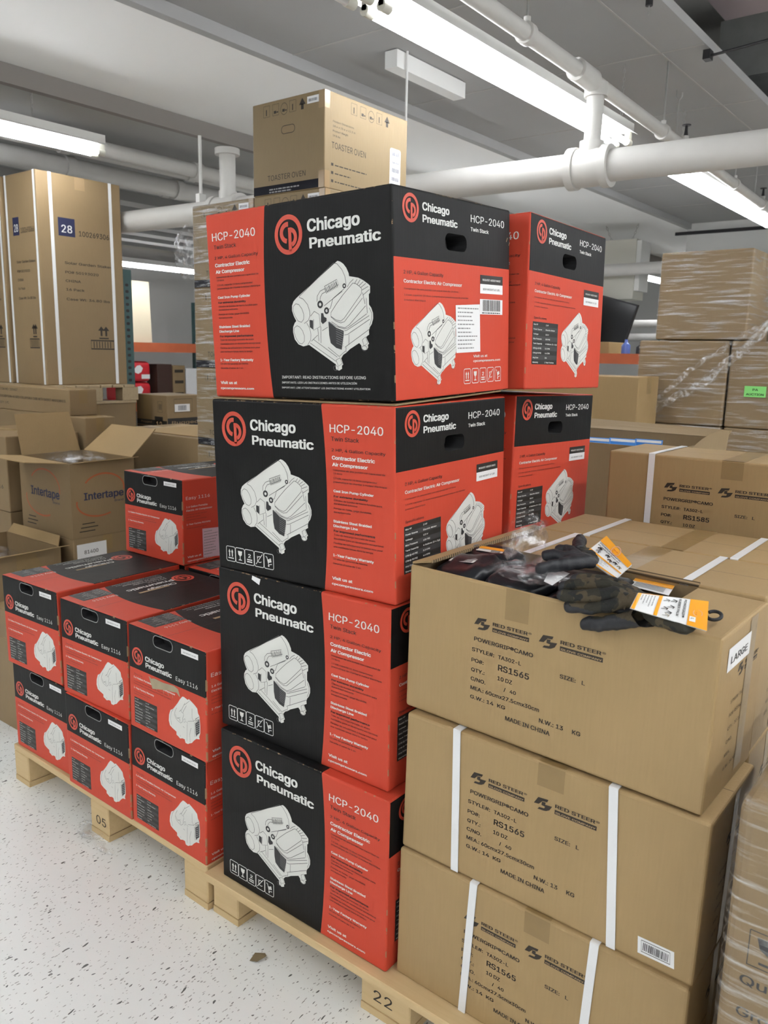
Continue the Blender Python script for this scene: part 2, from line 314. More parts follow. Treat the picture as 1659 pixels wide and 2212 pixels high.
# letter outlines (advance, contours as steps), 500 units to the em
GLYPHS = {
' ': (94, ''),
'!': (98, '34,80 -2,174 34,0 -2,-174;49,-2 -16,6 -7,16 7,17 16,6 16,-6 7,-17 -7,-16'),
'#': (220, '121,0 42,254 25,0 -41,-254;5,70 4,26 191,0 -4,-26;32,0 41,254 26,0 -42,-254;20,158 4,26 191,0 -4,-26'),
'%': (338, '88,141 -28,8 -17,19 -6,26 0,12 6,26 17,19 28,7 27,-7 17,-19 6,-26 0,-12 -6,-26 -17,-19|88,164 11,2 7,7 6,21 0,12 -6,21 -7,7 -11,2 -11,-2 -8,-7 -5,-21 0,-12 5,-21 7,-7;251,-5 -28,7 -17,19 -6,27 0,12 6,26 17,19 28,7 27,-7 17,-19 5,-26 0,-12 -5,-27 -17,-19|251,17 11,3 7,6 5,22 0,12 -5,21 -7,7 -11,2 -11,-2 -8,-7 -6,-21 0,-12 6,-22 7,-6;66,0 175,254 29,0 -175,-254'),
'&': (224, '98,-3 -23,2 -20,7 -16,11 -12,14 -7,17 -3,19 7,28 18,22 28,22 38,29 10,8 9,11 4,15 -2,12 -6,9 -10,5 -12,2 -17,-3 -11,-11 -5,-17 5,-17 11,-18 18,-22 117,-142 -37,0 -96,116 -25,30 -17,26 -6,27 7,30 22,20 33,8 33,-8 21,-19 8,-28 -4,-21 -12,-19 -18,-16 -51,-37 -13,-11 -9,-11 -7,-21 7,-22 17,-15 24,-6 30,7 25,18 17,28 6,36 30,0 -2,-22 -4,-18 -13,-26 -12,-15 -7,-8 -13,-11 -17,-9'),
"'": (103, '39,159 -4,95 33,0 -4,-95'),
'(': (137, '45,103 5,59 16,59 22,49 30,0 -23,-56 -14,-57 -5,-54 4,-46 14,-49 24,-56 -30,0 -19,37 -13,38 -9,39'),
')': (137, '19,-48 24,57 14,49 4,45 -5,54 -15,57 -22,56 29,0 23,-49 15,-59 6,-59 -3,-38 -8,-38 -14,-38 -19,-37'),
',': (94, '19,-60 15,96 34,0 -26,-96'),
'-': (227, '168,122 0,-28 -111,0 0,28'),
'.': (94, '48,-2 -17,6 -6,16 6,17 17,6 16,-6 7,-17 -7,-16'),
'/': (125, '117,266 -81,-304 -29,0 82,304'),
'0': (227, '113,-3 -26,3 -22,12 -18,19 -13,26 -7,32 -3,38 3,38 8,32 13,26 17,19 22,12 26,4 26,-4 22,-12 18,-19 13,-26 8,-32 3,-38 -3,-38 -8,-32 -13,-26 -17,-19 -22,-12|113,25 18,3 14,9 12,15 8,20 5,25 2,30 -2,30 -5,25 -8,21 -12,15 -14,9 -18,3 -17,-3 -14,-9 -12,-15 -8,-21 -6,-25 -1,-30 1,-30 6,-25 8,-20 12,-15 14,-9'),
'1': (227, '38,0 0,27 157,0 0,-27;138,254 0,-254 -32,0 0,224 -1,0 -62,-45 0,34 56,41'),
'2': (227, '32,0 0,24 85,90 24,27 14,22 5,23 -6,23 -17,15 -25,6 -26,-6 -17,-17 -5,-26 -31,0 2,21 8,19 12,16 17,11 19,7 21,3 22,-3 19,-7 16,-11 12,-14 7,-18 3,-19 -6,-27 -17,-30 -15,-18 -20,-21 -57,-60 0,-2 119,0 0,-28'),
'3': (227, '109,-3 -22,2 -21,6 -17,10 -14,14 -9,17 -4,20 33,0 8,-22 20,-14 26,-5 29,5 19,16 8,26 -7,26 -21,19 -16,5 -20,2 -23,0 0,26 66,74 0,2 -109,0 0,28 151,0 0,-24 -80,-91 0,5 26,0 22,-6 18,-11 13,-16 9,-18 2,-21 -2,-21 -9,-18 -13,-15 -18,-12 -21,-7'),
'4': (227, '20,53 0,26 103,175 32,0 -101,-171 0,-2 153,0 0,-28;141,0 0,61 0,12 0,86 30,0 0,-159'),
'5': (227, '111,-3 -22,2 -19,7 -16,10 -13,14 -8,17 -3,18 31,0 8,-21 18,-14 24,-5 27,7 19,20 7,29 -7,30 -20,20 -28,7 -25,-4 -20,-11 -30,3 14,128 135,0 0,-28 -108,0 -8,-75 1,0 21,11 26,5 32,-7 25,-17 17,-27 6,-34 -2,-24 -9,-20 -13,-17 -17,-13 -20,-9'),
'6': (227, '113,-3 -22,2 -20,8 -16,13 -13,17 -8,21 -2,23 8,38 11,23 18,28 57,84 35,0 -86,-123 -2,0 10,13 15,9 19,4 22,-2 19,-8 15,-11 12,-16 7,-19 2,-22 -2,-23 -8,-20 -13,-16 -16,-13 -20,-8|113,24 26,7 18,20 7,28 -7,28 -18,19 -26,7 -26,-7 -18,-19 -7,-28 7,-28 18,-20'),
'7': (227, '48,0 114,224 0,2 -131,0 0,28 164,0 0,-30 -113,-224'),
'8': (227, '113,-3 -24,2 -21,7 -18,11 -13,14 -8,17 -3,20 7,30 18,23 25,11 0,1 -17,8 -13,13 -8,17 -3,19 3,19 7,16 12,14 16,10 19,7 21,2 21,-2 19,-7 16,-10 12,-14 7,-16 3,-19 -3,-19 -8,-17 -13,-13 -17,-8 0,-1 26,-11 18,-23 6,-30 -2,-20 -9,-17 -13,-14 -18,-11 -21,-7|113,25 29,5 19,16 7,23 -7,25 -20,17 -28,7 -28,-7 -20,-17 -7,-25 6,-23 20,-16|113,145 24,5 17,15 6,23 -6,22 -16,15 -25,5 -24,-5 -17,-15 -6,-22 6,-23 17,-15'),
'9': (227, '113,258 22,-3 20,-8 16,-13 13,-17 8,-20 2,-24 -8,-38 -11,-23 -17,-28 -58,-84 -35,0 86,124 3,0 -10,-13 -16,-10 -19,-4 -22,3 -18,7 -16,12 -12,15 -7,20 -2,22 2,22 8,20 13,17 16,12 20,8|113,230 -26,-7 -18,-19 -6,-28 6,-28 18,-19 26,-7 26,7 18,18 7,28 -7,29 -18,19'),
':': (94, '48,-2 -17,6 -6,16 6,17 17,6 16,-6 7,-17 -7,-16;48,135 -17,7 -6,16 6,16 17,7 16,-7 7,-16 -7,-16'),
'@': (338, '178,-68 -36,3 -31,8 -27,13 -23,18 -18,22 -12,27 -8,31 -3,36 3,34 8,31 13,27 17,22 23,18 26,13 30,8 34,3 33,-3 29,-8 25,-14 20,-17 16,-21 11,-24 7,-25 3,-26 -2,-37 -9,-33 -18,-24 -13,-6 -18,-3 -20,3 -18,10 -9,16 -1,0 -16,-19 -13,-7 -18,-2 -21,3 -17,9 -13,13 -10,17 -6,21 -2,22 3,22 6,19 11,17 15,12 17,8 19,3 27,-6 16,-13 2,0 0,14 27,0 0,-112 5,-18 7,-6 10,-1 11,2 8,6 6,10 4,16 2,19 1,25 -8,42 -22,37 -16,14 -20,11 -24,7 -27,2 -28,-2 -25,-7 -21,-11 -18,-15 -14,-19 -11,-23 -6,-26 -2,-29 2,-30 6,-26 11,-23 14,-18 19,-15 22,-11 26,-6 30,-3 27,3 23,6 16,5 7,-24 -20,-7 -27,-5|165,32 15,2 11,5 15,20 5,33 -1,19 -4,13 -16,17 -25,5 -24,-7 -15,-20 -5,-27 4,-29 14,-22 12,-6'),
'A': (240, '8,0 93,254 37,0 93,-254 -33,0 -54,151 -12,35 -7,24 -9,29 7,0 -9,-30 -8,-24 -11,-34 -52,-151;55,71 0,28 130,0 0,-28'),
'B': (228, '30,0 0,254 91,0 24,-2 19,-7 16,-10 10,-14 7,-16 2,-18 -6,-27 -15,-17 -21,-10 0,-2 25,-8 19,-21 6,-16 2,-18 -2,-18 -7,-17 -11,-13 -17,-11 -21,-7 -28,-2|62,29 60,0 26,2 17,9 10,13 3,15 -7,24 -18,17 -29,6 -62,0|62,143 57,0 25,5 18,15 6,23 -3,16 -9,12 -15,9 -21,3 -58,0'),
'C': (255, '134,-3 -31,4 -28,11 -23,20 -17,26 -11,32 -4,37 4,38 11,32 17,26 23,19 28,12 31,4 36,-6 31,-16 23,-27 12,-35 -32,0 -9,23 -16,17 -21,10 -24,4 -23,-3 -19,-9 -17,-14 -13,-20 -8,-25 -2,-30 2,-30 9,-25 12,-19 17,-15 20,-9 22,-3 24,4 21,10 16,17 9,23 32,0 -12,-35 -23,-26 -31,-17'),
'D': (251, '109,0 -61,0 0,29 59,0 29,2 23,9 18,15 12,20 8,24 3,29 -3,28 -7,24 -13,20 -17,14 -22,9 -28,3 -63,0 0,28 66,0 34,-3 29,-12 24,-18 17,-25 10,-32 4,-36 -4,-37 -10,-32 -18,-25 -24,-19 -30,-11;62,254 0,-254 -32,0 0,254'),
'E': (209, '30,0 0,254 156,0 0,-28 -124,0 0,-83 116,0 0,-29 -116,0 0,-85 126,0 0,-29'),
'F': (205, '30,0 0,254 155,0 0,-28 -123,0 0,-87 111,0 0,-28 -111,0 0,-111'),
'G': (260, '134,-3 -32,4 -27,12 -23,19 -17,26 -11,32 -4,37 4,38 11,32 17,26 22,19 28,12 30,4 38,-6 32,-17 23,-27 12,-34 -33,0 -10,23 -16,16 -20,11 -25,4 -22,-3 -19,-9 -17,-14 -13,-20 -8,-25 -2,-30 2,-30 9,-25 12,-19 17,-15 20,-9 22,-3 21,3 17,7 15,11 11,15 7,18 2,21 10,-1 -76,0 0,28 98,0 0,-28 -3,-29 -11,-26 -16,-20 -21,-16 -25,-9'),
'H': (258, '30,0 0,254 32,0 0,-110 134,0 0,110 32,0 0,-254 -32,0 0,116 -134,0 0,-116'),
'I': (150, '16,0 0,29 43,0 0,197 -43,0 0,28 119,0 0,-28 -44,0 0,-197 44,0 0,-29'),
'J': (198, '93,-3 -31,5 -24,14 -12,15 -7,19 -2,23 0,13 32,0 0,-13 3,-21 9,-15 14,-9 18,-3 17,3 14,9 9,15 3,21 0,181 32,0 0,-181 -2,-23 -7,-19 -12,-15 -24,-14'),
'K': (233, '52,73 0,35 18,23 17,21 19,20 76,82 42,0 -108,-116 -2,0;30,0 0,254 32,0 0,-87 0,-55 0,-15 0,-97;186,0 -92,130 20,25 110,-155'),
'L': (196, '30,0 0,254 32,0 0,-225 119,0 0,-29'),
'M': (314, '30,0 0,254 46,0 63,-160 5,-15 6,-18 6,-19 5,-18 -7,0 5,17 6,20 6,18 5,15 62,160 46,0 0,-254 -32,0 0,145 0,18 1,21 0,23 0,22 3,0 -7,-24 -8,-24 -7,-20 -6,-16 -57,-145 -28,0 -58,145 -5,15 -8,21 -7,23 -9,25 3,0 1,-21 0,-22 1,-22 0,-19 0,-145'),
'N': (262, '30,0 0,254 38,0 104,-163 9,-16 13,-22 13,-26 -5,0 -2,27 0,25 -1,18 0,157 33,0 0,-254 -39,0 -92,145 -12,20 -15,26 -20,35 6,1 1,-35 1,-28 0,-19 0,-145'),
'O': (267, '133,-3 -30,4 -28,11 -23,20 -17,26 -11,32 -4,37 4,38 11,32 17,26 23,19 28,12 30,4 31,-4 28,-12 23,-19 17,-26 11,-32 4,-38 -4,-37 -11,-32 -17,-26 -23,-20 -28,-11|133,26 22,3 20,9 16,14 13,20 8,25 3,30 -3,30 -8,25 -13,20 -16,14 -20,9 -22,3 -21,-3 -20,-9 -17,-14 -12,-20 -9,-25 -2,-30 2,-30 9,-25 12,-20 17,-14 20,-9'),
'P': (222, '30,0 0,254 88,0 26,-2 22,-8 17,-13 12,-16 7,-20 2,-21 -2,-22 -7,-19 -12,-17 -17,-12 -22,-8 -26,-3 -56,0 0,-93|62,121 54,0 18,2 15,5 18,19 5,27 -5,27 -19,18 -14,5 -18,2 -54,0'),
'Q': (267, '123,80 33,0 29,-38 7,-10 42,-56 -34,0 -27,37 -7,10;133,-3 -30,4 -28,11 -23,20 -17,26 -11,32 -4,37 4,38 11,32 17,26 23,19 28,12 30,4 31,-4 28,-12 23,-19 17,-26 11,-32 4,-38 -4,-37 -11,-32 -17,-26 -23,-20 -28,-11|133,26 22,3 20,9 16,14 13,20 8,25 3,30 -3,30 -8,25 -13,20 -16,14 -20,9 -22,3 -21,-3 -20,-9 -17,-14 -12,-20 -9,-25 -2,-30 2,-30 9,-25 12,-20 17,-14 20,-9'),
'R': (224, '30,0 0,254 88,0 27,-2 22,-8 16,-12 12,-15 7,-19 3,-22 -3,-22 -7,-18 -12,-16 -17,-11 -21,-8 -27,-2 -56,0 0,-99|62,128 55,0 18,1 14,4 18,17 6,26 -6,26 -18,18 -15,4 -18,2 -54,0;177,0 -62,115 36,0 63,-115'),
'S': (223, '112,-4 -26,2 -22,7 -18,10 -14,15 -9,18 -4,20 33,0 10,-24 21,-15 29,-4 31,5 22,16 8,24 -7,19 -18,13 -26,9 -30,9 -28,10 -21,15 -13,18 -4,23 3,20 8,18 14,14 18,11 21,7 24,2 23,-2 21,-7 17,-11 14,-14 8,-16 3,-19 -31,0 -6,17 -12,13 -17,8 -22,2 -28,-5 -20,-15 -6,-21 2,-12 5,-9 20,-13 21,-7 26,-7 24,-8 23,-13 18,-20 7,-30 -3,-19 -8,-18 -13,-15 -18,-12 -23,-7'),
'T': (224, '16,226 0,28 192,0 0,-28 -80,0 0,-226 -32,0 0,226'),
'U': (259, '129,-4 -28,3 -24,9 -20,14 -15,18 -9,22 -3,25 0,167 32,0 0,-165 2,-17 6,-15 10,-13 14,-10 16,-6 19,-2 20,2 16,6 14,10 9,13 8,32 0,165 33,0 0,-167 -3,-25 -10,-22 -15,-18 -19,-14 -25,-9'),
'V': (240, '102,0 -94,254 34,0 54,-151 5,-15 7,-19 7,-24 9,-30 -7,0 9,30 7,24 12,34 52,151 34,0 -92,-254'),
'W': (343, '78,0 -70,254 33,0 41,-156 6,-25 5,-26 5,-27 -3,0 5,27 6,26 6,25 41,156 37,0 41,-156 6,-25 6,-26 6,-27 -5,0 5,27 6,26 6,25 41,156 33,0 -70,-254 -37,0 -44,161 -8,35 -8,41 7,0 -8,-40 -8,-36 -44,-161'),
'X': (237, '9,0 100,142 0,-24 -94,136 37,0 37,-54 13,-19 10,-17 10,-18 -6,0 10,18 10,17 13,19 38,54 36,0 -94,-135 0,24 99,-143 -37,0 -45,65 -12,18 -9,15 -10,18 7,0 -9,-18 -10,-15 -12,-18 -45,-65'),
'Y': (236, '102,0 0,104 -94,150 38,0 50,-82 15,-26 14,-31 -13,0 14,31 14,26 51,82 37,0 -94,-150 0,-104'),
'Z': (219, '21,0 0,23 116,170 16,22 17,23 4,-11 -31,-1 -32,0 -91,0 0,28 178,0 0,-23 -114,-167 -17,-24 -18,-23 -4,10 31,1 31,1 93,0 0,-29'),
'a': (195, '80,-4 -33,6 -23,20 -7,15 -2,17 7,26 17,17 24,8 26,5 28,3 16,4 5,10 0,1 -5,20 -13,13 -22,4 -23,-4 -16,-11 -9,-13 -30,9 19,27 27,15 31,4 22,-2 24,-10 18,-20 6,-15 1,-19 0,-126 -30,0 0,26 -2,0 -10,-14 -18,-11|85,23 29,6 18,18 6,22 0,26 -8,-4 -14,-3 -16,-2 -12,-2 -21,-5 -15,-9 -6,-18 5,-16 14,-10'),
'b': (212, '115,-4 -29,6 -17,14 -10,13 -3,0 0,-29 -30,0 0,254 31,0 0,-94 2,0 10,13 17,13 12,5 17,1 22,-3 19,-9 17,-14 12,-20 8,-24 2,-28 -2,-28 -8,-24 -12,-19 -16,-15 -20,-9|110,23 16,3 14,7 18,25 6,37 -6,36 -18,25 -14,7 -16,2 -16,-2 -13,-7 -19,-25 -6,-36 7,-37 7,-15 11,-11 13,-6'),
'c': (198, '104,-4 -25,3 -21,9 -17,15 -13,20 -8,23 -3,28 3,28 8,24 13,19 17,15 21,9 25,3 26,-3 23,-11 17,-17 11,-23 -30,-7 -6,14 -10,10 -14,7 -17,3 -18,-3 -13,-7 -19,-26 -6,-35 6,-35 19,-26 13,-7 18,-3 17,3 14,7 11,11 6,15 29,-8 -10,-23 -18,-17 -23,-11'),
'd': (212, '98,-4 -23,3 -19,9 -16,15 -13,19 -7,24 -3,28 3,28 7,24 13,20 16,14 19,9 23,3 16,-1 12,-5 18,-13 9,-13 2,0 0,94 31,0 0,-254 -30,0 0,29 -3,0 -10,-13 -17,-14|102,23 16,3 14,6 10,11 8,15 6,37 -6,36 -8,14 -10,11 -14,7 -16,2 -16,-2 -14,-7 -18,-25 -6,-36 6,-37 8,-14 11,-11 13,-7'),
'e': (202, '106,-4 -26,3 -22,9 -17,15 -13,19 -8,24 -3,27 3,28 8,24 12,20 18,15 20,9 25,3 30,-5 27,-17 19,-29 5,-20 2,-24 0,-12 -149,0 0,25 132,0 -14,-9 -6,33 -18,23 -13,6 -15,2 -16,-2 -14,-6 -19,-22 -6,-30 0,-16 2,-20 5,-16 9,-13 12,-9 30,-8 21,3 16,10 10,17 29,-8 -14,-25 -27,-18'),
'f': (127, '114,190 0,-26 -111,0 0,26;40,0 0,216 2,15 6,12 20,16 26,6 17,-2 10,-3 -7,-26 -7,2 -10,1 -12,-2 -8,-5 -5,-9 -1,-12 0,-209'),
'g': (213, '103,-75 -36,5 -26,15 -16,20 26,15 10,-13 16,-11 26,-5 21,3 17,8 11,15 4,20 0,37 -3,0 -10,-13 -17,-13 -29,-6 -21,3 -20,8 -16,14 -12,18 -8,23 -3,28 3,27 7,24 13,19 16,14 20,9 22,3 29,-6 17,-13 10,-14 3,0 0,31 29,0 0,-194 -3,-23 -8,-18 -13,-14 -17,-9|102,30 16,2 14,6 18,23 6,35 -6,36 -18,24 -13,7 -17,2 -16,-2 -13,-7 -19,-25 -6,-35 6,-35 19,-23 13,-6'),
'h': (205, '57,113 0,-113 -31,0 0,254 31,0 0,-110 -6,0 11,22 14,15 18,8 20,3 18,-2 16,-6 13,-10 9,-14 7,-18 2,-22 0,-120 -31,0 0,118 -3,19 -9,15 -13,9 -18,4 -25,-6 -17,-18'),
'i': (83, '26,0 0,190 31,0 0,-190;42,221 -15,6 -6,15 6,14 15,6 15,-6 6,-14 -6,-15'),
'j': (83, '26,190 31,0 0,-205 -6,-30 -19,-20 -13,-5 -17,-1 -7,0 0,28 6,0 11,1 8,6 6,21;42,221 -15,6 -7,15 7,14 15,6 15,-6 6,-14 -6,-15'),
'k': (190, '55,68 0,38 5,0 82,84 38,0 -88,-90 -3,0;26,0 0,254 31,0 0,-254;147,0 -73,93 22,21 90,-114'),
'l': (95, '70,-1 -20,3 -13,8 -8,14 -3,18 0,212 31,0 0,-205 3,-18 13,-5 7,0 5,1 5,-26 -9,-1'),
'm': (305, '26,0 0,190 30,0 0,-42 -2,0 12,25 20,15 24,5 19,-3 15,-10 10,-14 6,-19 -4,0 13,25 21,15 28,6 31,-7 12,-9 9,-13 6,-16 2,-20 0,-128 -30,0 0,127 -3,18 -9,11 -12,7 -15,2 -22,-5 -14,-15 -5,-21 0,-124 -31,0 0,130 -3,14 -8,12 -11,7 -15,2 -21,-5 -16,-15 -6,-26 0,-119'),
'n': (205, '57,113 0,-113 -31,0 0,190 30,0 0,-46 -5,0 11,22 14,15 18,8 20,3 18,-2 15,-6 13,-10 10,-14 6,-18 3,-22 0,-120 -31,0 0,118 -3,19 -9,15 -13,9 -18,4 -25,-6 -17,-18'),
'o': (208, '104,-4 -25,3 -21,9 -17,15 -13,20 -8,23 -3,28 3,28 8,24 13,19 17,15 21,9 25,3 24,-3 21,-9 18,-15 13,-19 8,-24 3,-28 -3,-28 -8,-23 -13,-20 -18,-15 -21,-9|104,23 17,3 14,7 19,26 6,35 -6,35 -19,26 -14,7 -17,3 -18,-3 -13,-7 -19,-26 -6,-35 6,-35 19,-26 13,-7'),
'p': (212, '26,-71 0,261 30,0 0,-30 3,0 10,13 17,13 12,5 17,1 22,-3 19,-9 17,-14 12,-20 8,-24 2,-28 -2,-28 -8,-24 -12,-19 -16,-15 -20,-9 -22,-3 -29,6 -17,14 -10,13 -2,0 0,-100|110,23 16,3 14,7 18,25 6,37 -6,36 -18,25 -14,7 -16,2 -16,-2 -13,-7 -19,-25 -6,-36 7,-37 7,-15 11,-11 13,-6'),
'q': (212, '186,-71 -31,0 0,100 -2,0 -10,-13 -17,-14 -28,-6 -23,3 -19,9 -16,15 -13,19 -7,24 -3,28 3,28 7,24 13,20 16,14 19,9 23,3 16,-1 12,-5 18,-13 9,-13 3,0 0,30 30,0|102,23 16,3 14,6 10,11 8,15 6,37 -6,36 -8,14 -10,11 -14,7 -16,2 -16,-2 -14,-7 -18,-25 -6,-36 6,-37 8,-14 11,-11 13,-7'),
'r': (130, '26,0 0,190 30,0 0,-30 2,0 7,13 11,11 14,6 17,2 8,0 7,0 0,-31 -7,1 -12,1 -23,-6 -17,-15 -6,-24 0,-118'),
's': (182, '91,-4 -35,6 -25,17 -13,28 29,6 6,-13 9,-10 13,-5 16,-2 17,2 14,6 9,9 3,11 -7,17 -21,10 -31,7 -23,8 -16,11 -9,15 -4,18 3,15 7,14 25,19 36,7 33,-6 22,-16 13,-25 -28,-6 -13,19 -11,6 -16,2 -16,-2 -13,-6 -8,-8 -3,-11 8,-17 24,-11 29,-6 22,-8 16,-11 9,-15 4,-18 -3,-16 -7,-13 -11,-12 -15,-9'),
't': (114, '102,190 0,-26 -99,0 0,26;32,236 31,0 0,-187 5,-18 7,-5 10,-1 8,1 8,1 6,-26 -11,-2 -12,-1 -22,3 -16,10 -10,15 -4,20'),
'u': (205, '91,-3 -18,2 -16,6 -13,10 -9,14 -7,18 -2,22 0,121 31,0 0,-118 3,-20 8,-15 14,-9 18,-3 25,6 17,17 6,28 0,114 31,0 0,-190 -30,0 0,46 5,0 -11,-23 -14,-15 -18,-8'),
'v': (195, '81,0 -72,190 33,0 41,-112 10,-35 10,-33 -11,0 9,33 11,35 40,112 34,0 -73,-190'),
'w': (284, '69,0 -58,190 33,0 23,-83 10,-39 11,-47 -6,0 11,46 10,40 23,83 32,0 23,-83 10,-39 10,-47 -5,0 10,47 11,39 23,83 32,0 -57,-190 -31,0 -25,86 -7,26 -7,28 -7,29 7,0 -7,-29 -7,-28 -7,-26 -25,-86'),
'x': (189, '10,0 76,109 0,-23 -72,104 36,0 24,-37 16,-26 14,-24 -16,0 13,24 16,26 24,37 35,0 -72,-106 0,23 75,-107 -36,0 -28,43 -15,25 -14,23 16,0 -13,-23 -15,-25 -28,-43'),
'y': (195, '24,-69 7,26 5,-1 16,0 13,7 10,19 6,17 -72,191 33,0 41,-112 10,-35 10,-33 -11,0 9,33 11,35 41,112 33,0 -84,-219 -14,-25 -18,-14 -24,-5 -14,1'),
'z': (190, '21,0 0,23 106,137 0,1 -103,0 0,29 142,0 0,-25 -103,-135 0,-2 106,0 0,-28'),
'®': (231, '116,59 -39,8 -31,21 -22,32 -8,38 8,39 22,32 31,21 39,8 38,-8 32,-21 21,-32 8,-39 -8,-38 -21,-32 -32,-21|116,83 20,3 18,7 15,12 12,16 7,18 3,19 -3,20 -7,18 -12,16 -15,12 -18,7 -20,3 -20,-3 -18,-7 -15,-12 -12,-16 -8,-18 -3,-20 3,-19 8,-18 12,-16 15,-12 18,-7;137,113 -23,37 23,0 22,-37;81,113 0,91 45,0 13,-3 12,-10 5,-16 -5,-17 -12,-11 -14,-3 -24,0 0,-31|101,159 18,0 10,4 4,12 -4,11 -9,3 -19,0'),
'É': (209, '30,0 0,254 156,0 0,-28 -124,0 0,-83 116,0 0,-29 -116,0 0,-85 126,0 0,-29;95,279 24,50 34,0 -32,-50'),
'Ó': (267, '133,-3 -30,4 -28,11 -23,20 -17,26 -11,32 -4,37 4,38 11,32 17,26 23,19 28,12 30,4 31,-4 28,-12 23,-19 17,-26 11,-32 4,-38 -4,-37 -11,-32 -17,-26 -23,-20 -28,-11|133,26 22,3 20,9 16,14 13,20 8,25 3,30 -3,30 -8,25 -13,20 -16,14 -20,9 -22,3 -21,-3 -20,-9 -17,-14 -12,-20 -9,-25 -2,-30 2,-30 9,-25 12,-20 17,-14 20,-9;120,279 24,50 34,0 -33,-50'),
'à': (195, '80,-4 -33,6 -23,20 -7,15 -2,17 7,26 17,17 24,8 26,5 28,3 16,4 5,10 0,1 -5,20 -13,13 -22,4 -23,-4 -16,-11 -9,-13 -30,9 19,27 27,15 31,4 22,-2 24,-10 18,-20 6,-15 1,-19 0,-126 -30,0 0,26 -2,0 -10,-14 -18,-11|85,23 29,6 18,18 6,22 0,26 -8,-4 -14,-3 -16,-2 -12,-2 -21,-5 -15,-9 -6,-18 5,-16 14,-10;83,214 -33,51 34,0 24,-51'),
'á': (195, '80,-4 -33,6 -23,20 -7,15 -2,17 7,26 17,17 24,8 26,5 28,3 16,4 5,10 0,1 -5,20 -13,13 -22,4 -23,-4 -16,-11 -9,-13 -30,9 19,27 27,15 31,4 22,-2 24,-10 18,-20 6,-15 1,-19 0,-126 -30,0 0,26 -2,0 -10,-14 -18,-11|85,23 29,6 18,18 6,22 0,26 -8,-4 -14,-3 -16,-2 -12,-2 -21,-5 -15,-9 -6,-18 5,-16 14,-10;81,214 24,51 34,0 -33,-51'),
'è': (202, '106,-4 -26,3 -22,9 -17,15 -13,19 -8,24 -3,27 3,28 8,24 12,20 18,15 20,9 25,3 30,-5 27,-17 19,-29 5,-20 2,-24 0,-12 -149,0 0,25 132,0 -14,-9 -6,33 -18,23 -13,6 -15,2 -16,-2 -14,-6 -19,-22 -6,-30 0,-16 2,-20 5,-16 9,-13 12,-9 30,-8 21,3 16,10 10,17 29,-8 -14,-25 -27,-18;90,214 -33,51 34,0 24,-51'),
'é': (202, '106,-4 -26,3 -22,9 -17,15 -13,19 -8,24 -3,27 3,28 8,24 12,20 18,15 20,9 25,3 30,-5 27,-17 19,-29 5,-20 2,-24 0,-12 -149,0 0,25 132,0 -14,-9 -6,33 -18,23 -13,6 -15,2 -16,-2 -14,-6 -19,-22 -6,-30 0,-16 2,-20 5,-16 9,-13 12,-9 30,-8 21,3 16,10 10,17 29,-8 -14,-25 -27,-18;88,214 24,51 34,0 -32,-51'),
'í': (83, '26,0 0,190 31,0 0,-190;28,214 24,51 34,0 -33,-51'),
'ñ': (205, '57,113 0,-113 -31,0 0,190 30,0 0,-46 -5,0 11,22 14,15 18,8 20,3 18,-2 15,-6 13,-10 10,-14 6,-18 3,-22 0,-120 -31,0 0,118 -3,19 -9,15 -13,9 -18,4 -25,-6 -17,-18;125,223 -13,2 -11,5 -10,5 -8,2 -6,-4 -3,-9 -21,0 7,25 8,8 12,2 13,-2 10,-5 10,-5 9,-2 6,3 3,10 21,0 -8,-25 -8,-7'),
'ó': (208, '104,-4 -25,3 -21,9 -17,15 -13,20 -8,23 -3,28 3,28 8,24 13,19 17,15 21,9 25,3 24,-3 21,-9 18,-15 13,-19 8,-24 3,-28 -3,-28 -8,-23 -13,-20 -18,-15 -21,-9|104,23 17,3 14,7 19,26 6,35 -6,35 -19,26 -14,7 -17,3 -18,-3 -13,-7 -19,-26 -6,-35 6,-35 19,-26 13,-7;90,214 24,51 34,0 -33,-51'),
'ú': (205, '91,-3 -18,2 -16,6 -13,10 -9,14 -7,18 -2,22 0,121 31,0 0,-118 3,-20 8,-15 14,-9 18,-3 25,6 17,17 6,28 0,114 31,0 0,-190 -30,0 0,46 5,0 -11,-23 -14,-15 -18,-8;89,214 24,51 34,0 -33,-51'),
}
_tc = {}
def textmesh(t):
    key = t
    if key not in _tc:
        vs = []; fs = []; layer = 0
        while True:
            c = bpy.data.curves.new('t', 'CURVE'); c.dimensions = '2D'; c.fill_mode = 'BOTH'; x = 0; some = False
            for chn in t:
                adv, con = GLYPHS.get(chn, GLYPHS['-'])
                grp = con.split(';') if con else []
                for k in grp[layer].split('|') if layer < len(grp) else ():
                    some = True; px_ = py_ = 0; pts = []
                    for st in k.split():
                        a, b = st.split(','); px_ += int(a); py_ += int(b); pts.append(((x+px_)/500, py_/500, 0, 1))
                    sp_ = c.splines.new('POLY'); sp_.points.add(len(pts)-1); sp_.use_cyclic_u = True
                    for q_, p_ in zip(sp_.points, pts): q_.co = p_
                x += adv
            if some:
                o = bpy.data.objects.new('t', c); m = o.to_mesh(); b0 = len(vs)
                vs += [(v.co.x, v.co.y, layer) for v in m.vertices]; fs += [tuple(b0+i for i in p.vertices) for p in m.polygons]
                o.to_mesh_clear(); bpy.data.objects.remove(o)
            bpy.data.curves.remove(c); layer += 1
            if not some: break
        _tc[key] = (vs, fs)
    return _tc[key]
CAP = [.727]
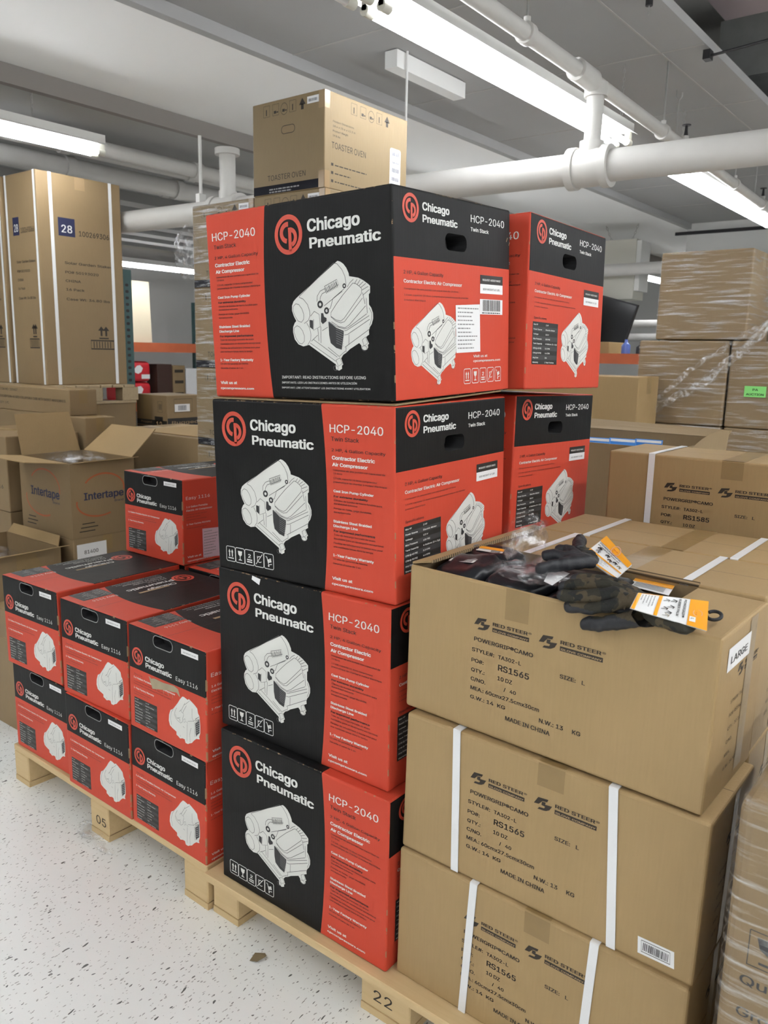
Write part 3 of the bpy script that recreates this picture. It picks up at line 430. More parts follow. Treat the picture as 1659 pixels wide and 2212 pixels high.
class Pr:
    """ink on a carton face"""
    def __init__(s, fr, mb=None): s.fr = fr; s.mb = mb or MB()
    def text(s, t, x, y, w, h, mat='k', bold=0, lay=2, rot=0):
        vs, fs = textmesh(t)
        if not vs: return s
        d = .019*bold; x0 = min(v[0] for v in vs)-d; x1 = max(v[0] for v in vs)+d
        sx = w/max(1e-6, x1-x0); sy = h/CAP[0]; cr, sr = math.cos(rot), math.sin(rot)
        for k, (ox, oy) in enumerate(((-d, -d*.5), (d, -d*.5), (-d, d*.5), (d, d*.5)) if bold > .6 else (((-d, 0), (d, 0)) if bold else ((0, 0),))):
            pts = []
            for a, b, gl in vs:
                u, v = (a+ox-x0)*sx, (b+oy)*sy; pts.append(s.fr.P(x+u*cr-v*sr, y+u*sr+v*cr, .00025*lay+.00001*k+.000045*gl))
            s.mb.mesh(pts, fs, mat)
        return s
    def poly(s, pts, mat, lay=1):
        ar = sum(pts[i-1][0]*pts[i][1]-pts[i][0]*pts[i-1][1] for i in range(len(pts)))
        if ar < 0: pts = list(reversed(pts))
        s.mb.face([s.fr.P(p[0], p[1], .00025*lay) for p in pts], mat); return s
    def rect(s, x0, y0, x1, y1, mat, lay=1): return s.poly([(x0, y0), (x1, y0), (x1, y1), (x0, y1)], mat, lay)
    def stroke(s, pts, wd, mat, lay=2, closed=False):
        n = len(pts)
        P = [Vector(p) for p in pts]; L = []; R = []
        for i in range(n):
            a = P[i-1] if (i > 0 or closed) else P[i]; b = P[(i+1) % n] if (i < n-1 or closed) else P[i]
            d = (b-a); d = d.normalized() if d.length > 0 else Vector((1, 0)); q = Vector((-d.y, d.x))*wd/2
            L.append(P[i]+q); R.append(P[i]-q)
        vs = [s.fr.P(p.x, p.y, .00025*lay) for p in L]+[s.fr.P(p.x, p.y, .00025*lay) for p in R]
        m = n if closed else n-1
        s.mb.mesh(vs, [(i+n, (i+1) % n+n, (i+1) % n, i) for i in range(m)], mat); return s
    def build(s, name, parent): return s.mb.build(name, parent)
def cp_logo(pr, cx, cy, r, lay=2):
    pr.stroke(arc(cx, cy, r*.88, r*.88, 0, 360, 40)[:-1], r*.24, 'r', lay, True)
    pr.stroke(arc(cx-.06*r, cy+.10*r, .44*r, .42*r, 80, 262, 14), r*.24, 'r', lay)
    pr.stroke([(cx+.11*r, cy+.34*r), (cx+.11*r, cy-.84*r)], r*.22, 'r', lay)
    pr.stroke([(cx+.0*r, cy+.23*r)]+arc(cx+.14*r, cy-.15*r, .38*r, .38*r, 88, -75, 14), r*.22, 'r', lay+1)
    return pr
# ---------------------------------------------------------------- printed pictures (carton-face metres)
TWIN_SIL = [(0.387,0.2743),(0.3941,0.2724),(0.4019,0.2678),(0.4094,0.2598),(0.4152,0.2491),(0.4162,0.2431),(0.429,0.2408),(0.4399,0.2386),(0.452,0.233),(0.464,0.2255),(0.4682,0.2218),(0.468,0.2094),(0.4648,0.2062),(0.4647,0.1868),(0.4699,0.1808),(0.4741,0.1703),(0.4741,0.16),(0.4702,0.1497),(0.4653,0.1441),(0.4627,0.1372),(0.4632,0.1302),(0.4552,0.1257),(0.4596,0.1174),(0.4625,0.1127),(0.4593,0.1104),(0.4599,0.1056),(0.4565,0.101),(0.4494,0.1005),(0.4432,0.1035),(0.4427,0.1095),(0.4374,0.1143),(0.4128,0.1028),(0.4026,0.0957),(0.3951,0.0921),(0.3889,0.0849),(0.394,0.0727),(0.3906,0.0702),(0.3903,0.0641),(0.3826,0.0604),(0.3744,0.0629),(0.3731,0.0703),(0.3749,0.0727),(0.3019,0.1131),(0.2858,0.1102),(0.2719,0.1148),(0.2618,0.1251),(0.2576,0.1403),(0.2584,0.1503),(0.2635,0.1589),(0.2683,0.1625),(0.2619,0.1726),(0.2574,0.184),(0.2578,0.1939),(0.2624,0.2023),(0.27,0.2081),(0.2792,0.2137)]
TWIN_LINES = [[(0.2791,0.2113),(0.3763,0.2709)],[(0.3763,0.2709),(0.3859,0.269),(0.3981,0.2572),(0.4054,0.244),(0.4079,0.2289)],[(0.279,0.21),(0.291,0.2058),(0.3024,0.1943),(0.3075,0.1807),(0.3078,0.1721),(0.3027,0.1625),(0.2909,0.1567)],[(0.2692,0.1977),(0.2616,0.1925),(0.2601,0.1839),(0.2655,0.1725),(0.2736,0.1623),(0.2832,0.1595),(0.2898,0.1654),(0.2905,0.1752),(0.286,0.1865),(0.2779,0.1954),(0.2692,0.1977)],[(0.2702,0.1531),(0.2619,0.149),(0.2603,0.1402),(0.2656,0.1275),(0.2738,0.1173),(0.2826,0.1153),(0.2892,0.1208),(0.29,0.1307),(0.2855,0.142),(0.278,0.1497),(0.2702,0.1531)],[(0.298,0.1577),(0.306,0.1464),(0.3086,0.134),(0.307,0.1229),(0.2984,0.1131)],[(0.3285,0.1991),(0.3301,0.2098),(0.3383,0.2189),(0.3503,0.223)],[(0.3371,0.2011),(0.3384,0.207),(0.3438,0.2138),(0.3533,0.2169)],[(0.3506,0.2277),(0.3566,0.2167),(0.3885,0.2289),(0.3842,0.2391),(0.3506,0.2277)],[(0.3623,0.2293),(0.3659,0.2203)],[(0.3691,0.2319),(0.3727,0.2229)],[(0.3758,0.2344),(0.3802,0.2253)],[(0.3816,0.2363),(0.3852,0.2274)],[(0.3482,0.1898),(0.3975,0.2156)],[(0.3543,0.1799),(0.3646,0.1843),(0.3723,0.2029),(0.4026,0.22)],[(0.4254,0.2296),(0.3988,0.2085),(0.3799,0.1907),(0.3658,0.1759),(0.3654,0.1687),(0.3782,0.1611),(0.3912,0.1582),(0.3996,0.1627),(0.4463,0.2083),(0.4475,0.2174),(0.4423,0.2222),(0.4331,0.2279),(0.4254,0.2296)],[(0.4495,0.2104),(0.4548,0.1884)],[(0.3653,0.1675),(0.3781,0.1587),(0.391,0.1547),(0.4009,0.1567),(0.4491,0.2001)],[(0.3664,0.1579),(0.3857,0.1477),(0.4019,0.1448),(0.4135,0.1504),(0.4562,0.1849)],[(0.3597,0.1581),(0.3791,0.1479),(0.4001,0.1425),(0.41,0.1446),(0.4586,0.1698)],[(0.4,0.1389),(0.4065,0.1399),(0.4647,0.1661)],[(0.3995,0.1306),(0.4077,0.1316),(0.4659,0.1591)],[(0.4117,0.1315),(0.4107,0.1112)],[(0.3999,0.1066),(0.4652,0.1406)],[(0.4027,0.0969),(0.4032,0.1065)],[(0.3204,0.1801),(0.3337,0.1735),(0.3355,0.1492),(0.3162,0.1424),(0.3176,0.1644)],[(0.3094,0.1708),(0.3204,0.1801)],[(0.3276,0.1323),(0.3094,0.1204)],[(0.3149,0.124),(0.3791,0.0874)],[(0.3057,0.1167),(0.3753,0.0789)],[(0.3284,0.1458),(0.3302,0.12)],[(0.3372,0.1492),(0.336,0.1162)],[(0.3401,0.1406),(0.3557,0.1474)],[(0.355,0.1073),(0.3841,0.0886),(0.4012,0.0993)],[(0.3754,0.0813),(0.3856,0.0861),(0.3917,0.0751),(0.3814,0.069),(0.3754,0.0813)],[(0.4456,0.12),(0.4537,0.1257),(0.4594,0.1139),(0.4498,0.1082),(0.4456,0.12)],[(0.4583,0.1997),(0.4602,0.1709)],[(0.4273,0.2369),(0.4175,0.2306),(0.4107,0.223)],[(0.4367,0.2363),(0.43,0.2287)],[(0.4444,0.2346),(0.4362,0.226)],[(0.452,0.2308),(0.4408,0.2235)],[(0.458,0.227),(0.4453,0.2198)],[(0.4638,0.221),(0.4482,0.215)],[(0.4667,0.2151),(0.4509,0.2058)],[(0.4653,0.181),(0.471,0.1704),(0.4706,0.1601),(0.4655,0.1476)]]
TWIN_DARK = [[(0.3581,0.1582),(0.3694,0.1518),(0.379,0.1455),(0.3983,0.139),(0.3979,0.1306),(0.3915,0.1019),(0.3768,0.1057),(0.3623,0.1157),(0.359,0.1316)],[(0.3389,0.1757),(0.3448,0.1755),(0.3469,0.1682),(0.3535,0.1656),(0.3531,0.1595),(0.3426,0.1538),(0.3378,0.1589)],[(0.3063,0.1636),(0.3157,0.1621),(0.3154,0.1437),(0.3062,0.1489)]]
EASY_SIL = [(0.2179,0.14),(0.2279,0.1507),(0.2341,0.1517),(0.2503,0.1482),(0.2539,0.1519),(0.2663,0.1473),(0.2774,0.1423),(0.2872,0.1362),(0.2901,0.1244),(0.2957,0.1178),(0.2984,0.093),(0.2979,0.0729),(0.2934,0.0617),(0.2954,0.0562),(0.2887,0.0547),(0.2825,0.0534),(0.2728,0.0454),(0.2642,0.036),(0.2541,0.0315),(0.249,0.0278),(0.2387,0.0277),(0.2353,0.0365),(0.2269,0.0362),(0.2165,0.0325),(0.2112,0.0352),(0.2019,0.0384),(0.2019,0.0465),(0.1846,0.0515),(0.1752,0.0556),(0.1706,0.0676),(0.172,0.0834),(0.178,0.0987),(0.1898,0.106),(0.1976,0.1146),(0.2091,0.1278)]
EASY_LINES = [[(0.1898,0.1052),(0.1819,0.0938),(0.1779,0.0764),(0.1833,0.0583)],[(0.2047,0.1134),(0.1977,0.1015),(0.1951,0.091),(0.2004,0.0829),(0.2108,0.0784),(0.2199,0.0761),(0.2276,0.0822),(0.2287,0.0923),(0.2324,0.1014),(0.2297,0.1092),(0.2445,0.1311)],[(0.2144,0.106),(0.2233,0.1124),(0.2381,0.136)],[(0.2195,0.1129),(0.2247,0.1076),(0.2298,0.1066)],[(0.2577,0.148),(0.2357,0.1301)],[(0.2668,0.1297),(0.2668,0.104),(0.2738,0.0977)],[(0.249,0.0903),(0.2738,0.0985),(0.2928,0.116)],[(0.1977,0.0936),(0.2043,0.0851),(0.2146,0.0867),(0.2186,0.0792)],[(0.2326,0.0909),(0.2389,0.0939),(0.2403,0.0865),(0.234,0.0817),(0.2326,0.0909)],[(0.244,0.0877),(0.2492,0.0842)],[(0.2467,0.0816),(0.2451,0.0346)],[(0.2619,0.0762),(0.2561,0.0565),(0.2578,0.0356)],[(0.229,0.0703),(0.2355,0.068)],[(0.2164,0.0425),(0.2191,0.038)],[(0.2751,0.0955),(0.2762,0.0565)],[(0.2056,0.0846),(0.2185,0.0915),(0.216,0.0819)]]
EASY_DARK = [(0.2776,0.0946),(0.2953,0.1126),(0.2978,0.0928),(0.2967,0.0734),(0.2811,0.0591),(0.2783,0.0687)]
STACK_TEXT = [
('Chicago',0.1241,0.3368,0.1381,0.0290,'w',1),
('Pneumatic',0.1289,0.3044,0.1839,0.0249,'w',1),
('HCP-2040',0.3577,0.3439,0.1385,0.0225,'w',0),
('Twin Stack',0.3613,0.3263,0.0739,0.0119,'k',0),
('2 HP, 4 Gallon Capacity',0.3619,0.3045,0.1397,0.0085,'k',0),
('Contractor Electric',0.3626,0.2880,0.1124,0.0099,'w',1),
('Air Compressor',0.3634,0.2742,0.0936,0.0093,'w',1),
('Compresor de aire portátil con capacidad de',0.3647,0.2641,0.1354,0.0051,'k',0),
('15 litros',0.3655,0.2572,0.0241,0.0051,'k',0),
('1.5 kW, capacité 15 litres compresseur',0.3658,0.2469,0.1149,0.0051,'k',0),
('pneumatique de chantier à moteur électrique',0.3655,0.2394,0.1389,0.0051,'k',0),
('Cilindro de bomba de hierro fundido para',0.3661,0.2001,0.1259,0.0051,'k',0),
('durabilidad extrema',0.3658,0.1933,0.0628,0.0051,'k',0),
('Pompe en fonte, gage durabilité',0.3654,0.1832,0.0990,0.0051,'k',0),
('exceptionnelle',0.3652,0.1756,0.0455,0.0051,'k',0),
('Tubo de descarga trenzado de acero',0.3647,0.1265,0.1102,0.0052,'k',0),
('inoxidable para un desempeño excepcional',0.3644,0.1181,0.1315,0.0052,'k',0),
('Flexible de refoulement à tresse inox pour',0.3634,0.1086,0.1301,0.0052,'k',0),
('une meilleure tenue dans le temps',0.3631,0.1006,0.1056,0.0052,'k',0),
('Un año de garantía de fábrica',0.3614,0.0735,0.0917,0.0052,'k',0),
('Garantie d\'usine de 1 an',0.3610,0.0638,0.0748,0.0052,'k',0),
('Cast Iron Pump Cylinder',0.3655,0.2196,0.1059,0.0067,'w',1),
('For extreme durability',0.3657,0.2087,0.0909,0.0054,'k',1),
('Stainless Steel Braided',0.3637,0.1549,0.1018,0.0070,'w',1),
('Discharge Line',0.3637,0.1450,0.0656,0.0068,'w',1),
('For improved performance',0.3643,0.1345,0.1099,0.0060,'k',1),
('1-Year Factory Warranty',0.3613,0.0812,0.1090,0.0071,'w',1),
('Visit us at',0.3577,0.0298,0.0556,0.0083,'w',1),
('cpcompressors.com',0.3566,0.0181,0.1109,0.0063,'w',1),
]
# ---------------------------------------------------------------- printed carton builders
def xf(pts, s, dx, dy): return [(p[0]*s+dx, p[1]*s+dy) for p in pts]
def twin_picture(fr, dx, dy, s, parent):
    p = Pr(fr); f = lambda q: xf(q, s, dx, dy)
    p.poly(f(TWIN_SIL), 'pic', 1)
    for q in TWIN_DARK: p.poly(f(q), 'dk', 2)
    for q in TWIN_LINES: p.stroke(f(q), .0011*max(.8, s), 'line', 2)
    for cx, cy, r in ((.3375, .193, .008), (.3543, .18, .007), (.4035, .2256, .005)):
        p.stroke(f(arc(cx, cy, r*.7, r*.7, 0, 360, 12)[:-1]), r*.55*s, 'dk', 3, True)
    for i in range(9):
        t = i/8; a = (.3506+.03*t, .224+.0105*t); b = (a[0]+.0055, a[1]-.0105)
        p.stroke(f([a, b]), .0012*s, 'line', 3)
    for i in range(7):
        y = .112+.0045*i; p.stroke(f([(.378, y+.004), (.397, y-.003)]), .0007, 'g', 3)
    for c in ((.374, .0655), (.4505, .104)): p.stroke(f(arc(c[0], c[1], .0065, .005, 0, 360, 10)), .001*s, 'line', 2)
    return p.build('product_picture', parent)
def icons(fr, x, y, s, pitch, parent, mat='w'):
    """up arrows, glass, stack limit, no hooks, hand truck"""
    p = Pr(fr); w, h = s*.84, s
    for i in range(5):
        cx = x+pitch*i+w/2; cy = y+h/2
        p.stroke(rrect(cx, cy, w, h, s*.12), s*.045, mat, 2, True)
        q = lambda pts: [(cx+a*s, cy+b*s) for a, b in pts]
        if i == 0:
            for k in (-.13, .13):
                p.poly(q([(k-.1, .12), (k, .33), (k+.1, .12)]), mat, 2); p.poly(q([(k-.045, -.18), (k+.045, -.18), (k+.045, .14), (k-.045, .14)]), mat, 2)
            p.poly(q([(-.26, -.32), (.26, -.32), (.26, -.25), (-.26, -.25)]), mat, 2)
        elif i == 1:
            p.poly(q([(-.2, .3), (.2, .3), (.16, .05), (.05, -.05), (-.05, -.05), (-.16, .05)]), mat, 2)
            p.poly(q([(-.035, -.28), (.035, -.28), (.035, 0), (-.035, 0)]), mat, 2); p.poly(q([(-.18, -.33), (.18, -.33), (.1, -.26), (-.1, -.26)]), mat, 2)
        elif i == 2:
            p.text('2', cx-.13*s, cy-.02*s, .26*s, .34*s, mat, 1)
            for b in (-.16, -.30): p.poly(q([(-.24, b-.04), (.24, b-.04), (.24, b+.04), (-.24, b+.04)]), mat, 2)
        elif i == 3:
            p.stroke(q([(-.3, -.36), (.3, .36)]), s*.05, mat, 2)
            p.stroke(q(arc(.05, .0, .2, .2, 60, 320, 12)), s*.05, mat, 2); p.stroke(q([(-.15, -.22), (-.15, .22)]), s*.05, mat, 2)
        else:
            p.stroke(q([(-.27, .3), (-.16, .26), (-.02, -.22), (.26, -.16)]), s*.06, mat, 2)
            p.poly(q([(-.02, -.1), (.1, -.06), (.04, .16), (-.08, .12)]), mat, 2); p.poly(q([(.12, -.06), (.24, -.02), (.18, .22), (.06, .18)]), mat, 2)
            p.poly(q(arc(-.02, -.3, .07, .07, 0, 360, 8)[:-1]), mat, 2)
    return p.build('handling_symbols', parent)
SPEC = [('Max HP', '2 HP'), ('Power Source', 'Electric Motor'), ('Voltage', '115 V'), ('Max Pressure', '135 PSI'), ('Tank Capacity', '4 Gallons (2 x 2g)'),
        ('CFM @ 40 PSI', '5.3 CFM'), ('CFM @ 90 PSI', '4.4 CFM'), ('Amp Draw', '15A'), ('Warranty', '1 Year Factory')]
SPEC_E = [('Max HP', '1.5 HP'), ('Power Source', 'Electric Motor'), ('Voltage', '115 V'), ('Max Pressure', '135 PSI'), ('Tank Capacity', '1.6 Gallons'),
          ('CFM @ 40 PSI', '2.8 CFM'), ('CFM @ 90 PSI', '2.0 CFM'), ('Amp Draw', '12A'), ('Warranty', '1 Year Factory')]
def table(fr, x0, y0, x1, y1, rows, parent, capk=.42):
    p = Pr(fr); p.rect(x0, y0, x1, y1, 'k', 1); n = len(rows); h = (y1-y0)/n; w = x1-x0
    for i, (a, b) in enumerate(rows):
        yb = y1-h*(i+1)
        if i % 2: p.rect(x0, yb, x1, yb+h, 'tabg', 2)
        c = h*capk; cw = c*.78
        p.text(a, x0+.03*w, yb+h*.28, min(len(a)*cw, .42*w), c, 'w', .8, 3); p.text(b, x0+.5*w, yb+h*.28, min(len(b)*cw, .47*w), c, 'w', .8, 3)
    return p.build('specification_table', parent)
def bars(pr, x, y, w, h, mat='k', n=26, lay=3, seed=1):
    rn = random.Random(seed); t = 0; L = []
    while t < 1:
        a = rn.uniform(.012, .04); L.append((t, a)); t += a+rn.uniform(.012, .035)
    for t, a in L: pr.rect(x+w*t, y, x+w*min(1, t+a), y+h, mat, lay)
def greeked(pr, x, y, w, lines, pitch, mat='g', h=.0022, lay=3, seed=2):
    """lines of print too small to read in the photo"""
    rn = random.Random(seed)
    for i in range(lines):
        ww = w*rn.uniform(.35, 1); t = 0
        while t < ww:
            a = rn.uniform(.004, .012)*w/.09; pr.rect(x+t, y-i*pitch, x+min(ww, t+a), y-i*pitch+h, mat, lay); t += a+.002*w/.09
CW, CH, CD = .525, .402, .443
def tstack(name, variant):
    flip = variant == 'B'
    fr, en = front(), endx(CW)
    o = rbox(name, CW, CD, CH, zoned('printed_board_'+variant, 'stack', CW, flip), .005, 3, holes=[(en, .2175, .3135, .082, .034, .05)])
    tx, lx = (-.338, .185) if flip else (0, 0)
    p = Pr(fr)
    for t, x, y, ww, h, c, b in STACK_TEXT:
        p.text(t, x+(lx if t in ('Chicago', 'Pneumatic') else tx), y, ww, h*(1.13 if t in ('Chicago', 'Pneumatic') else 1.06), c, b*1.5 if b else .5)
    if flip:
        for t, x, y, ww, h in (('IMPORTANT: READ INSTRUCTIONS BEFORE USING', .2189, .0436, .2333, .0082), ('IMPORTANTE: LEER LAS INSTRUCCIONES ANTES DE UTILIZACIÓN', .2180, .0330, .2105, .0058), ('IMPORTANT: LIRE ATTENTIVEMENT LES INSTRUCTIONS AVANT UTILISATION', .2172, .0225, .2453, .0050)):
            p.text(t, x, y, ww, h, 'w', .3)
    q = Pr(en, p.mb)
    for t, x, y, ww, h, c, b in (('Chicago', .0966, .3651, .0955, .0205, 'w', 1.5), ('Pneumatic', .0970, .3431, .1251, .0190, 'w', 1.5), ('HCP-2040', .2734, .3601, .1407, .0210, 'w', .4), ('Twin Stack', .2731, .3420, .0740, .0107, 'w', 1),
            ('2 HP, 4 Gallon Capacity', .0319, .2426, .1370, .0095, 'k', .4), ('Contractor Electric Air Compressor', .0319, .2262, .2067, .0090, 'w', 1), ('Compresor de aire portátil con capacidad de 15 litros', .0324, .2135, .1919, .0046, 'k', 0),
            ('1.5 kW, capacité 15 litres compresseur pneumatique de chantier', .0329, .2018, .2309, .0046, 'k', 0), ('à moteur électrique', .0326, .1924, .0722, .0046, 'k', 0)):
        q.text(t, x, y, ww, h, c, b)
    if flip:
        q.text('Visit us at', .2843, .0787, .0593, .0075, 'w', 1); q.text('cpcompressors.com', .2842, .0687, .1169, .0068, 'w', 1)
    else: q.text('Specifications', .0335, .1655, .0665, .0078, 'k', .3)
    q.build('lettering', o)
    cp_logo(Pr(fr), .071+lx, .3362, .0395).build('logo', o); cp_logo(Pr(en), .058, .365, .0268).build('logo', o)
    if flip: twin_picture(fr, 0, 0, 1, o); twin_picture(en, .0532-.2574*.776, .0265-.0604*.776, .776, o)
    else: twin_picture(fr, -.172, .003, 1.0, o); twin_picture(en, .187-.2574*.776, .0285-.0604*.776, .776, o)
    if flip: icons(en, .2463, .0231, .0315, .0328, o)
    else: icons(fr, .0290, .0222, .0355, .0312, o)
    if not flip: table(en, .029, .0595, .1655, .159, SPEC, o)
    p = Pr(en); p.rect(.3124, .2355, .4095, .2545, 'k', 2); p.rect(.3124, .2155, .4095, .2355, 'paper', 2)
    p.text('REQUEST ASSISTANCE', .322, .2425, .077, .0056, 'w', 1, 3); p.text('BOX WEIGHT 67 LBS', .325, .2228, .071, .0056, 'k', .3, 3)
    p.build('weight_label', o)['label'] = 'black over white weight label'
    if flip:
        p = Pr(en); p.rect(.3115, .171, .4095, .2035, 'paper', 2); bars(p, .322, .178, .078, .024, 'k'); greeked(p, .32, .173, .08, 1, .004, 'k'); p.build('barcode_label', o)['label'] = 'white barcode panel'
        p = Pr(en); p.poly([(.2134, .188), (.3101, .192), (.3125, .0906), (.2154, .0894)], 'paper', 4); greeked(p, .221, .181, .085, 11, .0083, 'g', .0024, 5); p.build('shipping_sticker', o)['label'] = 'white paper sticker with small print'
        p = Pr(en)
        for a in ((.425, .332, .430, .341), (.436, .325, .440, .332)): p.stroke([a[:2], a[2:]], .002, 't', 2)
        p.build('scuff_mark', o)
    return o
EW, EH, ED = .323, .293, .450
def tsmall():
    fr, en = front(), endx(EW); tp = Fr((0, 0, EH), (0, -1, 0), (1, 0, 0))
    o = rbox('air_compressor_carton', EW, ED, EH, zoned('printed_board_small', 'small', EW), .004, 2, holes=[(fr, .150, .2715, .078, .028, .03)])
    p = Pr(fr)
    for t, x, y, ww, h, c, b in (('Chicago', .0736, .2055, .0807, .0185, 'w', 1.5), ('Pneumatic', .0749, .1881, .1115, .0180, 'w', 1.5), ('Easy 1116', .2029, .1870, .0867, .0165, 'w', 0), ('Easy 1116', .0240, .1552, .0344, .0059, 'k', 0),
            ('1.6 Gallon Portable Electric Air Compressor', .0204, .1449, .1789, .0068, 'w', 1), ('Compresor de aire eléctrico portátil de 6 litros', .0204, .1350, .15, .0042, 'k', 0), ('Compresseur pneumatique électrique portable', .0204, .1275, .16, .0042, 'k', 0),
            ('1-Year Factory Warranty', .0202, .1149, .0889, .0068, 'w', 1), ('Un año de garantía de fábrica', .0202, .1050, .075, .004, 'k', 0), ("Garantie d'usine de 1 an", .0202, .0985, .062, .004, 'k', 0)): p.text(t, x, y, ww, h, c, b)
    p.stroke(rrect(.150, .2715, .081, .031, .014), .0022, 'g', 1, True)
    q = Pr(en, p.mb)
    for t, x, y, ww, h, c, b in (('Easy 1116', .0142, .2248, .1026, .0150, 'w', 0), ('1.6 Gallon Portable', .0154, .1971, .0912, .0085, 'w', .6), ('Electric Air Compressor', .0154, .1848, .1116, .0085, 'w', .6), ('Compresor de aire eléctrico', .0154, .172, .088, .0046, 'k', 0), ('portátil de 6 litros', .0154, .163, .06, .0046, 'k', 0), ('Compresseur pneumatique', .0154, .154, .085, .0046, 'k', 0),
            ('1-Year Factory Warranty', .0154, .1373, .1034, .0078, 'w', .6), ('Un año de garantía de fábrica', .0154, .125, .085, .0046, 'k', 0), ('Visit us at', .0173, .0240, .0592, .0088, 'w', 1), ('cpcompressors.com', .0173, .0105, .1166, .0077, 'w', 1)): q.text(t, x, y, ww, h, c, b)
    # the lid reads from the right-hand side
    t_ = Pr(tp, p.mb)
    for t, x, y, ww, h, c, b in (('Chicago', -.325, .118, .105, .026, 'w', 1), ('Pneumatic', -.340, .084, .172, .026, 'w', 1), ('Easy 1116', -.125, .097, .082, .018, 'w', 0),
            ('Easy 1116', -.335, .062, .07, .009, 'w', .6), ('1.6 Gallon Portable', -.340, .048, .12, .009, 'w', .8), ('Electric Air Compressor', -.340, .034, .15, .009, 'w', .8), ('Compresor de aire eléctrico portátil de 6 litros', -.345, .022, .17, .006, 'w', 0), ('Compresseur pneumatique électrique portable', -.345, .010, .175, .006, 'w', 0)): t_.text(t, x, y, ww, h, c, b)
    t_.build('lettering', o)
    cp_logo(Pr(fr), .0397, .2094, .0245).build('logo', o); cp_logo(Pr(tp), -.378, .096, .036).build('logo', o)
    p = Pr(fr); p.poly(EASY_SIL, 'pic', 1); p.poly(EASY_DARK, 'dk', 2)
    for l in EASY_LINES: p.stroke(l, .0008, 'line', 2)
    for i in range(8): p.stroke([(.2795, .0675+i*.0055), (.2955, .0785+i*.0055)], .0016, 'g', 3)
    p.stroke([(.278, .093), (.281, .061), (.2965, .073), (.2972, .0925), (.295, .111)], .0016, 'pic', 3, True)
    p.build('product_picture', o)
    table(fr, .0207, .017, .121, .0905, SPEC_E, o)
    table(tp, -.128, .004, -.026, .083, SPEC_E, o, .4)
    p = Pr(fr); p.rect(.2261, .2647, .2930, .2792, 'paper', 2); p.text('BOX WEIGHT 30 LBS', .235, .2698, .049, .0045, 'k', .3, 3); p.build('weight_label', o)['label'] = 'small white weight label'
    p = Pr(tp); p.rect(-.292, .130, -.180, .141, 't', 3); p.build('seal_strip', o)['label'] = 'tan paper strip over the logo'
    # lid seam
    p = Pr(topz(EH)); p.stroke([(.1615, .004), (.1615, ED-.004)], .0012, 'dk', 1); p.build('lid_seam', o)
    return o
RW, RH, RD = .60, .299, .255
RTXT = [('POWERGRIP®CAMO', .1577, .1818, .1255, .0092), ('STYLE#:', .1539, .1601, .0494, .0088), ('TA302-L', .2114, .1598, .0488, .0088), ('PO#:', .1542, .1390, .0272, .0088), ('RS1565', .2128, .1374, .0653, .0137), ('QTY.:', .1546, .1197, .0300, .0085),
        ('10 DZ', .2130, .1183, .0311, .0092), ('C/NO.', .1545, .1014, .0332, .0085), ('/   40', .2275, .1005, .0261, .0080), ('MEA.: 60cmx27.5cmx30cm', .1550, .0831, .1477, .0089), ('G.W.: 14  KG', .1554, .0649, .0777, .0085),
        ('N.W.: 13     KG', .3036, .0640, .0812, .0095), ('MADE IN CHINA', .2343, .0452, .0925, .0098), ('SIZE:   L', .3376, .1593, .0478, .0088)]
def rs_mark(p, x, y, s=1.0):
    for q in ([(.1635, .2274), (.1830, .2292), (.1808, .2237), (.1720, .2228), (.1652, .2149), (.1559, .2140)], [(.1711, .2216), (.1782, .2225), (.1775, .2180), (.1907, .2193), (.1861, .2107), (.1801, .2070), (.1750, .2058), (.1637, .2053), (.1665, .2095), (.1760, .2106), (.1775, .2140), (.1704, .2150)]):
        p.poly([((a-.1559)*s+x, (b-.2053)*s+y) for a, b in q], 'kk', 1)
    p.text('RED STEER', x+.0403*s, y+.0148*s, .0735*s, .0088*s, 'kk', 1.5); p.rect(x+.0401*s, y+.0028*s, x+.1170*s, y+.0108*s, 'kk', 1)
    p.text('GLOVE COMPANY', x+.0420*s, y+.0044*s, .0735*s, .0046*s, 't', 1.3, 2); p.text('®', x+.1150*s, y+.0165*s, .0065*s, .0068*s, 'kk', .3)
def red_steer(name, code='RS1565', shift=0):
    fr, en = front(), endx(RW)
    o = rbox(name, RW, RD, RH, 'kraft', .006, 3)
    rs_prints(o, code, shift); rs_tape(o)
    return o
def rs_prints(o, code='RS1565', shift=0):
    fr, en = front(), endx(RW); p = Pr(fr)
    for t, x, y, w_, h in RTXT: p.text(code if t == 'RS1565' else t, x+shift, y, w_, h*1.17, 'kk', 1.25)
    rs_mark(p, .1559+shift, .2053); rs_mark(p, .2921+shift, .2060, 1.04)
    q = Pr(en, p.mb); rs_mark(q, .105, .205, .95)
    for i, t in enumerate(('STYLE#: TA302-L', 'PO#: '+code, 'QTY.: 10 DZ', 'C/NO.', 'MEA.:', 'G.W.: 14 KG')): q.text(t, .085, .165-.024*i, len(t)*.0062, .0088, 'kk', .3)
    p.build('lettering', o)
def rs_tape(o, top=True, end=True):
    p = Pr(front()); p.rect(.2955, .2520, .3480, RH-.003, 'tape', 1)
    if top: Pr(topz(RH), p.mb).rect(.2955, .001, .3480, RD-.001, 'tape', 1); Pr(topz(RH), p.mb).stroke([(.003, RD/2), (RW-.003, RD/2)], .0016, 'brown', 1)
    p.build('packing_tape', o)['label'] = 'brown packing tape'
    if end:
        p = Pr(endx(RW)); p.rect(.128, .004, .158, RH-.004, 'tape', 3); p.build('packing_tape', o)['label'] = 'brown tape down the end'
